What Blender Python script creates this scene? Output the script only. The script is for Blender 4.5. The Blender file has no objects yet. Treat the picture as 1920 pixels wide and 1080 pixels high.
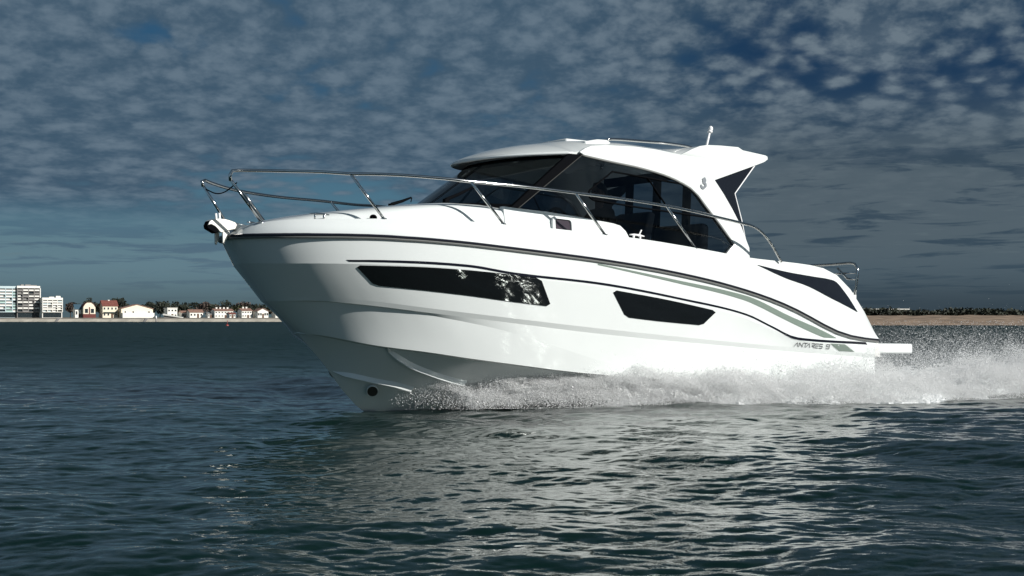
import bpy, bmesh, math, random
import numpy as np
from math import sin, cos, pi, radians, atan2, sqrt, exp
from mathutils import Vector, Matrix
from mathutils.geometry import tessellate_polygon
from mathutils.bvhtree import BVHTree

scene = bpy.context.scene
COL = scene.collection
random.seed(7)
rng = np.random.default_rng(11)

# ------------------------------------------------------------ camera, sky, sun
CAM_H = 0.869
cam_d = bpy.data.cameras.new("camera")
cam = bpy.data.objects.new("camera", cam_d)
COL.objects.link(cam)
cam.location = (0, 0, CAM_H)
cam.rotation_euler = (radians(90), 0, 0)
cam_d.sensor_width = 36
cam_d.lens = 36 * 2450 / 1920
cam_d.shift_y = 60 / 1920
cam_d.clip_start = 0.1
cam_d.clip_end = 40000
scene.camera = cam

HEAD = radians(37.0)
TRIM = radians(3.0)
FW = Vector((-cos(HEAD), -sin(HEAD), 0))
PT = Vector((sin(HEAD), -cos(HEAD), 0))
SUN_EL = radians(27)
SUN_AFT = 23
EXPO = 0.35
sun_h = (-sin(radians(SUN_AFT)) * FW + cos(radians(SUN_AFT)) * PT).normalized()
SUN_DIR = Vector((sun_h.x * cos(SUN_EL), sun_h.y * cos(SUN_EL), sin(SUN_EL)))
sun_d = bpy.data.lights.new("sun", 'SUN')
sun_d.energy = 4.4
sun_d.angle = radians(0.53)
sun_d.color = (1.0, 0.975, 0.93)
sun = bpy.data.objects.new("sun", sun_d)
COL.objects.link(sun)
sun.rotation_euler = SUN_DIR.to_track_quat('Z', 'Y').to_euler()

scene.view_settings.view_transform = 'Standard'
scene.view_settings.look = 'None'
scene.view_settings.exposure = EXPO
scene.view_settings.gamma = 1.0
scene.render.engine = 'CYCLES'
scene.cycles.max_bounces = 14
scene.cycles.diffuse_bounces = 12
scene.cycles.transmission_bounces = 10
scene.cycles.glossy_bounces = 5
scene.cycles.transparent_max_bounces = 16
scene.cycles.sample_clamp_indirect = 6.0


class NT:
    """small helper for node graphs"""
    def __init__(self, tree):
        self.t = tree

    def n(self, kind, **kw):
        nd = self.t.nodes.new(kind)
        for k, v in kw.items():
            setattr(nd, k, v)
        return nd

    def link(self, a, b):
        self.t.links.new(a, b)

    def put(self, sock, v):
        if hasattr(v, 'is_linked') or hasattr(v, 'links'):
            self.link(v, sock)
        else:
            sock.default_value = v

    def m(self, op, a, b=None, c=None, clamp=False):
        nd = self.n('ShaderNodeMath', operation=op)
        nd.use_clamp = clamp
        self.put(nd.inputs[0], a)
        if b is not None:
            self.put(nd.inputs[1], b)
        if c is not None:
            self.put(nd.inputs[2], c)
        return nd.outputs[0]

    def smooth(self, x, lo, hi):
        nd = self.n('ShaderNodeMapRange', interpolation_type='SMOOTHSTEP')
        self.put(nd.inputs[0], x)
        nd.inputs[1].default_value = lo
        nd.inputs[2].default_value = hi
        nd.inputs[3].default_value = 0
        nd.inputs[4].default_value = 1
        return nd.outputs[0]

    def mix(self, f, a, b):
        nd = self.n('ShaderNodeMix', data_type='RGBA')
        self.put(nd.inputs[0], f)
        self.put(nd.inputs[6], a)
        self.put(nd.inputs[7], b)
        return nd.outputs[2]

    def vec(self, x, y, z):
        nd = self.n('ShaderNodeCombineXYZ')
        for i, v in enumerate((x, y, z)):
            self.put(nd.inputs[i], v)
        return nd.outputs[0]

    def noise(self, v, scale, detail=4, rough=.55, dist=0.0):
        nd = self.n('ShaderNodeTexNoise')
        if v is not None:
            self.link(v, nd.inputs['Vector'])
        nd.inputs['Scale'].default_value = scale
        nd.inputs['Detail'].default_value = detail
        nd.inputs['Roughness'].default_value = rough
        nd.inputs['Distortion'].default_value = dist
        return nd.outputs[0]


def lin(r, g, b):
    f = lambda c: (c / 255 / 12.92) if c / 255 <= .04045 else ((c / 255 + .055) / 1.055) ** 2.4
    return (f(r), f(g), f(b), 1)


def build_world():
    w = bpy.data.worlds.new("World")
    scene.world = w
    w.use_nodes = True
    g = NT(w.node_tree)
    w.node_tree.nodes.clear()
    out = g.n('ShaderNodeOutputWorld')
    bg = g.n('ShaderNodeBackground')
    STR = 0.05
    bg.inputs['Strength'].default_value = STR
    g.link(bg.outputs[0], out.inputs[0])
    sky = g.n('ShaderNodeTexSky')
    sky.sky_type = 'NISHITA'
    sky.sun_disc = False
    sky.sun_elevation = SUN_EL
    sky.sun_rotation = atan2(SUN_DIR.x, SUN_DIR.y)
    sky.altitude = 0
    sky.ozone_density = 2.5
    sky.dust_density = 0.4
    tc = g.n('ShaderNodeTexCoord')
    sep = g.n('ShaderNodeSeparateXYZ')
    g.link(tc.outputs['Generated'], sep.inputs[0])
    X, Yy, Z = sep.outputs
    az = g.m('ARCTAN2', X, Yy)
    el = g.m('ARCSINE', Z)
    # layers of cloud seen edge on: rows close up towards the horizon
    U = g.m('MULTIPLY', az, 13.0)
    U2 = g.m('MULTIPLY', az, 46.0)
    V = g.m('DIVIDE', -3.6, g.m('ADD', g.m('ABSOLUTE', el), .13))
    V2 = g.m('MULTIPLY', V, 2.5)
    p = g.vec(U2, V2, 0.0)
    big = g.noise(g.vec(g.m('MULTIPLY', U, .45), g.m('MULTIPLY', V, .5), 3.3), 1.0, 3, .5)
    cells0 = g.noise(p, .85, 8, .52, .2)
    vo = g.n('ShaderNodeTexVoronoi', feature='SMOOTH_F1')
    wob = g.n('ShaderNodeTexNoise')
    g.link(p, wob.inputs['Vector'])
    wob.inputs['Scale'].default_value = 1.1
    wob.inputs['Detail'].default_value = 4
    wsc = g.n('ShaderNodeVectorMath', operation='MULTIPLY_ADD')
    g.link(wob.outputs['Color'], wsc.inputs[0])
    wsc.inputs[1].default_value = (.9, .9, 0)
    g.link(p, wsc.inputs[2])
    g.link(wsc.outputs[0], vo.inputs['Vector'])
    vo.inputs['Scale'].default_value = 1.0
    vo.inputs['Smoothness'].default_value = .7
    cells = g.m('ADD', g.m('MULTIPLY', cells0, .50), g.m('MULTIPLY', g.m('SUBTRACT', .80, vo.outputs['Distance']), .62))
    puff = g.noise(g.vec(U2, V2, 7.7), 3.0, 5, .55, .1)
    fine = g.noise(g.vec(g.m('MULTIPLY', U, 1.0), g.m('MULTIPLY', V, 1.6), 5.1), 2.2, 7, .6, .3)
    streak = g.noise(g.vec(g.m('MULTIPLY', U, 1.0), g.m('MULTIPLY', V, 1.35), 1.7), .95, 8, .6, .5)
    # gaussian windows in azimuth / elevation for clear gaps in the cover

    def blob(a0, e0, sa, se):
        a = g.m('POWER', g.m('DIVIDE', g.m('SUBTRACT', az, a0), sa), 2.0)
        e = g.m('POWER', g.m('DIVIDE', g.m('SUBTRACT', el, e0), se), 2.0)
        return g.m('EXPONENT', g.m('MULTIPLY', g.m('ADD', a, e), -1.0))
    right = g.smooth(az, -.02, .2)
    gap1 = blob(-.13, .093, .13, .022)       # blue gap ahead of the wheelhouse
    gap2 = blob(.36, .185, .17, .035)        # deep blue top right
    gap3 = blob(-.40, .05, .2, .02)
    gap4 = g.m('ADD', blob(-.155, .168, .055, .018), blob(-.26, .205, .05, .013))
    puff1 = blob(.27, .205, .035, .018)
    cover = g.m('ADD', .58, g.m('MULTIPLY', g.m('SUBTRACT', big, .5), .9))
    cover = g.m('SUBTRACT', cover, g.m('MULTIPLY', gap1, .42))
    cover = g.m('SUBTRACT', cover, g.m('MULTIPLY', gap4, .34))
    cover = g.m('SUBTRACT', cover, g.m('MULTIPLY', gap2, .38))
    cover = g.m('SUBTRACT', cover, g.m('MULTIPLY', right, .13))
    cover = g.m('ADD', cover, g.m('MULTIPLY', puff1, .45))
    cover = g.m('ADD', cover, g.m('MULTIPLY', g.smooth(el, .25, .5), .12))
    dens = g.m('ADD', g.m('MULTIPLY', cells, 1.0), g.m('SUBTRACT', cover, .5))
    dA = g.smooth(dens, -.06, .38)
    hiA = g.smooth(el, .055, .10)
    dA = g.m('MULTIPLY', dA, hiA)
    # colours
    blue_l = g.mix(g.smooth(el, .0, .22), lin(92, 130, 146), lin(38, 84, 120))
    blue_r = g.mix(g.smooth(el, .0, .2), lin(72, 92, 104), lin(22, 50, 82))
    blue = g.mix(right, blue_l, blue_r)
    def up(c):
        nd = g.n('ShaderNodeVectorMath', operation='SCALE')
        g.put(nd.inputs[0], c)
        nd.inputs['Scale'].default_value = 1.0 / STR / 2 ** EXPO
        return nd.outputs[0]
    sky_mix = g.n('ShaderNodeMix', data_type='RGBA', blend_type='MIX')
    sky_mix.inputs[0].default_value = 0.86
    tint = g.n('ShaderNodeMix', data_type='RGBA', blend_type='MULTIPLY')
    tint.inputs[0].default_value = 1.0
    g.link(sky.outputs[0], tint.inputs[6])
    tint.inputs[7].default_value = (.30, .43, .46, 1)
    g.link(tint.outputs[2], sky_mix.inputs[6])
    g.link(up(blue), sky_mix.inputs[7])
    base = sky_mix.outputs[2]
    lit = g.m('MULTIPLY', g.smooth(g.m('ADD', cells, g.m('MULTIPLY', g.m('SUBTRACT', puff, .5), .5)),   .20, .78),
              g.m('ADD', .75, g.m('MULTIPLY', right, .3)))
    lit = g.m('ADD', lit, g.m('MULTIPLY', puff1, .3))
    cl_lo = g.mix(right, lin(64, 88, 108), lin(48, 72, 94))
    cl_hi = g.mix(right, lin(108, 126, 141), lin(106, 121, 133))
    cloudA = g.mix(lit, cl_lo, cl_hi)
    col = g.mix(dA, base, up(cloudA))
    # low grey sheets with dark streaks
    low = g.m('SUBTRACT', 1.0, g.smooth(el, .10, .175))
    lowl = g.m('MULTIPLY', g.m('SUBTRACT', 1.0, g.smooth(el, .05, .085)), g.m('SUBTRACT', 1.0, right))
    lowm = g.m('MAXIMUM', g.m('MULTIPLY', low, right), lowl)
    sheet = g.mix(right, lin(98, 126, 138), lin(84, 98, 107))
    dark = g.mix(right, lin(80, 104, 122), lin(56, 73, 87))
    sB = g.mix(g.smooth(streak, .48, .60), sheet, dark)
    sB = g.mix(g.m('MULTIPLY', g.smooth(fine, .55, .75), .35), sB, lin(104, 118, 124))
    col = g.mix(g.m('MULTIPLY', lowm, .88), col, up(sB))
    # murk over the horizon
    hz = g.m('SUBTRACT', 1.0, g.smooth(el, .0, .062))
    hcol = g.mix(right, lin(78, 97, 104), lin(52, 66, 76))
    hcol = g.mix(g.smooth(el, .01, .05), hcol, g.mix(right, lin(104, 130, 142), lin(66, 86, 99)))
    col = g.mix(g.m('MULTIPLY', hz, .93), col, up(hcol))
    # sky behind the camera brightened as added bow fill; overhead sky dimmed
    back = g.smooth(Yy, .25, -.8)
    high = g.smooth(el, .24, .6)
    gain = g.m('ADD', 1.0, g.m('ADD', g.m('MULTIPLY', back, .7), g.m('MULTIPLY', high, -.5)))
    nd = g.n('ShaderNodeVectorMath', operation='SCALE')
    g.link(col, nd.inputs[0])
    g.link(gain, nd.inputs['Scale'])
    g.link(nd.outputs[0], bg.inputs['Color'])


build_world()

# ------------------------------------------------------------ helpers

def tag(o, label=None, cat=None, group=None, kind=None):
    if label: o['label'] = label
    if cat: o['category'] = cat
    if group: o['group'] = group
    if kind: o['kind'] = kind
    return o


def empty(name, loc=(0, 0, 0), rot=(0, 0, 0)):
    o = bpy.data.objects.new(name, None)
    o.empty_display_size = .2
    COL.objects.link(o)
    o.location = loc
    o.rotation_euler = rot
    return o


class MB:
    def __init__(self):
        self.v = []
        self.f = []
        self.mi = []
        self.cur = 0

    def vert(self, p):
        self.v.append(tuple(float(c) for c in p))
        return len(self.v) - 1

    def face(self, *idx):
        self.f.append(tuple(idx))
        self.mi.append(self.cur)

    def grid(self, rows, flip=False, closed_u=False):
        """rows: list of equal-length point lists"""
        base = len(self.v)
        n = len(rows[0])
        for r in rows:
            for p in r:
                self.vert(p)
        for i in range(len(rows) - 1):
            for j in range(n if closed_u else n - 1):
                k = (j + 1) % n
                q = (base + i * n + j, base + i * n + k, base + (i + 1) * n + k, base + (i + 1) * n + j)
                self.face(*(q[::-1] if flip else q))

    def poly(self, pts, flip=False):
        ids = [self.vert(p) for p in pts]
        self.face(*(ids[::-1] if flip else ids))

    def prism(self, pts, off):
        """polygon extruded by vector off (outer face = pts)"""
        n = len(pts)
        a = [self.vert(p) for p in pts]
        b = [self.vert(Vector(p) + Vector(off)) for p in pts]
        if n > 4:
            for t in tessellate_polygon([[Vector(p) for p in pts]]):
                self.face(*[a[k] for k in t])
                self.face(*[b[k] for k in t[::-1]])
        else:
            self.face(*a)
            self.face(*b[::-1])
        for i in range(n):
            j = (i + 1) % n
            self.face(a[j], a[i], b[i], b[j])

    def box(self, c, s, rz=0.0):
        cx, cy, cz = c
        R = Matrix.Rotation(rz, 3, 'Z')
        ids = []
        for dz in (-.5, .5):
            for dx, dy in ((-.5, -.5), (.5, -.5), (.5, .5), (-.5, .5)):
                p = R @ Vector((dx * s[0], dy * s[1], 0))
                ids.append(self.vert((cx + p.x, cy + p.y, cz + dz * s[2])))
        a = ids
        for q in ((0, 3, 2, 1), (4, 5, 6, 7), (0, 1, 5, 4), (1, 2, 6, 5), (2, 3, 7, 6), (3, 0, 4, 7)):
            self.face(*[a[i] for i in q])

    def tube(self, pts, r, n=10, cap=True):
        pts = [Vector(p) for p in pts]
        rad = r if isinstance(r, (list, tuple)) else [r] * len(pts)
        rows = []
        up = None
        for i, p in enumerate(pts):
            d = (pts[min(i + 1, len(pts) - 1)] - pts[max(i - 1, 0)]).normalized()
            if up is None:
                a = Vector((0, 0, 1)) if abs(d.z) < .9 else Vector((1, 0, 0))
                up = (a - d * a.dot(d)).normalized()
            else:
                up = (up - d * up.dot(d)).normalized()
            s = d.cross(up)
            rows.append([p + (up * cos(2 * pi * k / n) + s * sin(2 * pi * k / n)) * rad[i] for k in range(n)])
        b = len(self.v)
        self.grid(rows, closed_u=True)
        if cap:
            self.face(*[b + k for k in range(n)])
            m = b + (len(rows) - 1) * n
            self.face(*[m + n - 1 - k for k in range(n)])

    def ball(self, c, r, nu=14, nv=10):
        rx, ry, rz = r if isinstance(r, (tuple, list)) else (r, r, r)
        rows = []
        for i in range(nv + 1):
            t = pi * i / nv
            rows.append([(c[0] + rx * max(sin(t), .002) * cos(2 * pi * k / nu), c[1] + ry * max(sin(t), .002) * sin(2 * pi * k / nu), c[2] + rz * cos(t)) for k in range(nu)])
        self.grid(rows, closed_u=True)

    def build(self, name, mat, parent=None, smooth=False, bevel=0.0, seg=2, angle=None, label=None, tri=False):
        me = bpy.data.meshes.new(name)
        me.from_pydata(self.v, [], self.f)
        mats = mat if isinstance(mat, (list, tuple)) else [mat]
        for m_ in mats:
            me.materials.append(m_)
        if len(mats) > 1:
            me.polygons.foreach_set('material_index', self.mi)
        bm = bmesh.new()
        bm.from_mesh(me)
        bmesh.ops.recalc_face_normals(bm, faces=bm.faces)
        if tri:
            bmesh.ops.triangulate(bm, faces=bm.faces)
        bm.to_mesh(me)
        bm.free()
        o = bpy.data.objects.new(name, me)
        COL.objects.link(o)
        if parent is not None:
            o.parent = parent
        if bevel > 0:
            b = o.modifiers.new('bevel', 'BEVEL')
            b.width = bevel
            b.segments = seg
            b.limit_method = 'ANGLE'
            b.angle_limit = radians(35)
            b.harden_normals = False
        if smooth or bevel > 0:
            me.polygons.foreach_set('use_smooth', [True] * len(me.polygons))
            if angle or bevel > 0:
                try:
                    me.set_sharp_from_angle(angle=radians(angle or 40))
                except Exception:
                    pass
        if label:
            o['label'] = label
        return o


def mirror(pts):
    return [(p[0], -p[1], p[2]) for p in pts]


def spline(pts, n):
    """Catmull-Rom through points, n samples by chord length"""
    P = np.array([tuple(p) for p in pts], float)
    d = np.r_[0, np.cumsum(np.linalg.norm(np.diff(P, axis=0), axis=1))]
    m = np.zeros_like(P)
    m[1:-1] = (P[2:] - P[:-2]) / (d[2:] - d[:-2])[:, None]
    m[0] = (P[1] - P[0]) / (d[1] - d[0])
    m[-1] = (P[-1] - P[-2]) / (d[-1] - d[-2])
    q = np.linspace(0, d[-1], n)
    i = np.clip(np.searchsorted(d, q) - 1, 0, len(d) - 2)
    h = (d[i + 1] - d[i])
    t = ((q - d[i]) / h)[:, None]
    h = h[:, None]
    return ((2 * t**3 - 3 * t**2 + 1) * P[i] + (t**3 - 2 * t**2 + t) * h * m[i] + (-2 * t**3 + 3 * t**2) * P[i + 1] + (t**3 - t**2) * h * m[i + 1]).tolist()


# ------------------------------------------------------------ materials

def pmat(name, col, rough=.5, metal=0.0, spec=.5, coat=0.0, var=0.0, vscale=3.0, bump=0.0, bscale=30.0):
    m = bpy.data.materials.new(name)
    m.use_nodes = True
    g = NT(m.node_tree)
    b = m.node_tree.nodes['Principled BSDF']
    b.inputs['Base Color'].default_value = (*col[:3], 1)
    b.inputs['Roughness'].default_value = rough
    b.inputs['Metallic'].default_value = metal
    b.inputs['Specular IOR Level'].default_value = spec
    b.inputs['Coat Weight'].default_value = coat
    b.inputs['Coat Roughness'].default_value = .06
    tc = g.n('ShaderNodeTexCoord')
    if var > 0:
        nz = g.noise(tc.outputs['Object'], vscale, 5, .6)
        f = g.smooth(nz, .3, .7)
        c0 = tuple(max(0, c * (1 - var)) for c in col[:3]) + (1,)
        c1 = tuple(min(1, c * (1 + var)) for c in col[:3]) + (1,)
        g.link(g.mix(f, c0, c1), b.inputs['Base Color'])
    if bump > 0:
        nz = g.noise(tc.outputs['Object'], bscale, 4, .6)
        bp = g.n('ShaderNodeBump')
        bp.inputs['Strength'].default_value = bump
        bp.inputs['Distance'].default_value = .02
        g.link(nz, bp.inputs['Height'])
        g.link(bp.outputs[0], b.inputs['Normal'])
    return m


def glass_mat(name, tint, refl=1.0, amount=.55):
    """tinted boat glazing: see-through tint plus mirror reflection"""
    m = bpy.data.materials.new(name)
    m.use_nodes = True
    g = NT(m.node_tree)
    m.node_tree.nodes.clear()
    out = g.n('ShaderNodeOutputMaterial')
    tr = g.n('ShaderNodeBsdfTransparent')
    tr.inputs[0].default_value = (*tint, 1)
    gl = g.n('ShaderNodeBsdfGlossy')
    gl.inputs['Color'].default_value = (1, 1, 1, 1)
    gl.inputs['Roughness'].default_value = .015
    fr = g.n('ShaderNodeFresnel')
    fr.inputs[0].default_value = 1.5
    mx = g.n('ShaderNodeMixShader')
    g.link(g.m('MULTIPLY', fr.outputs[0], refl, clamp=True), mx.inputs[0])
    g.link(tr.outputs[0], mx.inputs[1])
    g.link(gl.outputs[0], mx.inputs[2])
    g.link(mx.outputs[0], out.inputs[0])
    return m


M_gel = pmat('white_gelcoat', (.71, .74, .73), .16, spec=.5, coat=.5, var=.015, vscale=1.2)
M_gel_in = pmat('white_liner', (.62, .62, .60), .55)
M_blackgloss = pmat('black_glazing', (.006, .007, .008), .04, spec=.6, coat=.5)
M_black = pmat('black_trim', (.005, .0055, .0065), .6, spec=0.0)
M_blackmatt = pmat('black_panel', (.010, .012, .017), .10, spec=.35)
M_navy = pmat('navy_stripe', (.008, .009, .016), .12, spec=.35)
M_sage = pmat('sage_stripe', (.17, .215, .185), .35)
M_greyrub = pmat('grey_rubber', (.16, .165, .16), .5)
M_steel = pmat('stainless_steel', (.62, .62, .61), .10, metal=1.0)
M_galv = pmat('polished_anchor', (.72, .70, .64), .38, metal=.45)
M_white = pmat('white_plastic', (.82, .82, .82), .4)
M_silver = pmat('silver_emblem', (.11, .13, .15), .45)
M_glass = glass_mat('tinted_glass', (.16, .19, .22), .8)
M_glassw = glass_mat('windscreen_glass', (.24, .285, .30), 1.0)
M_dark = pmat('dark_interior', (.03, .03, .033), .7, var=.2)
M_seat = pmat('grey_upholstery', (.09, .085, .08), .75, var=.15, bump=.2, bscale=60)
M_wood = pmat('brown_wood', (.10, .045, .02), .45, var=.3, vscale=9)
M_portglass = pmat('violet_dark_glass', (.05, .04, .05), .12)
M_seal = pmat('dark_seal', (.07, .07, .065), .6, spec=.1)
M_tunnel = pmat('tunnel_dark', (.045, .038, .032), .6)
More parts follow.
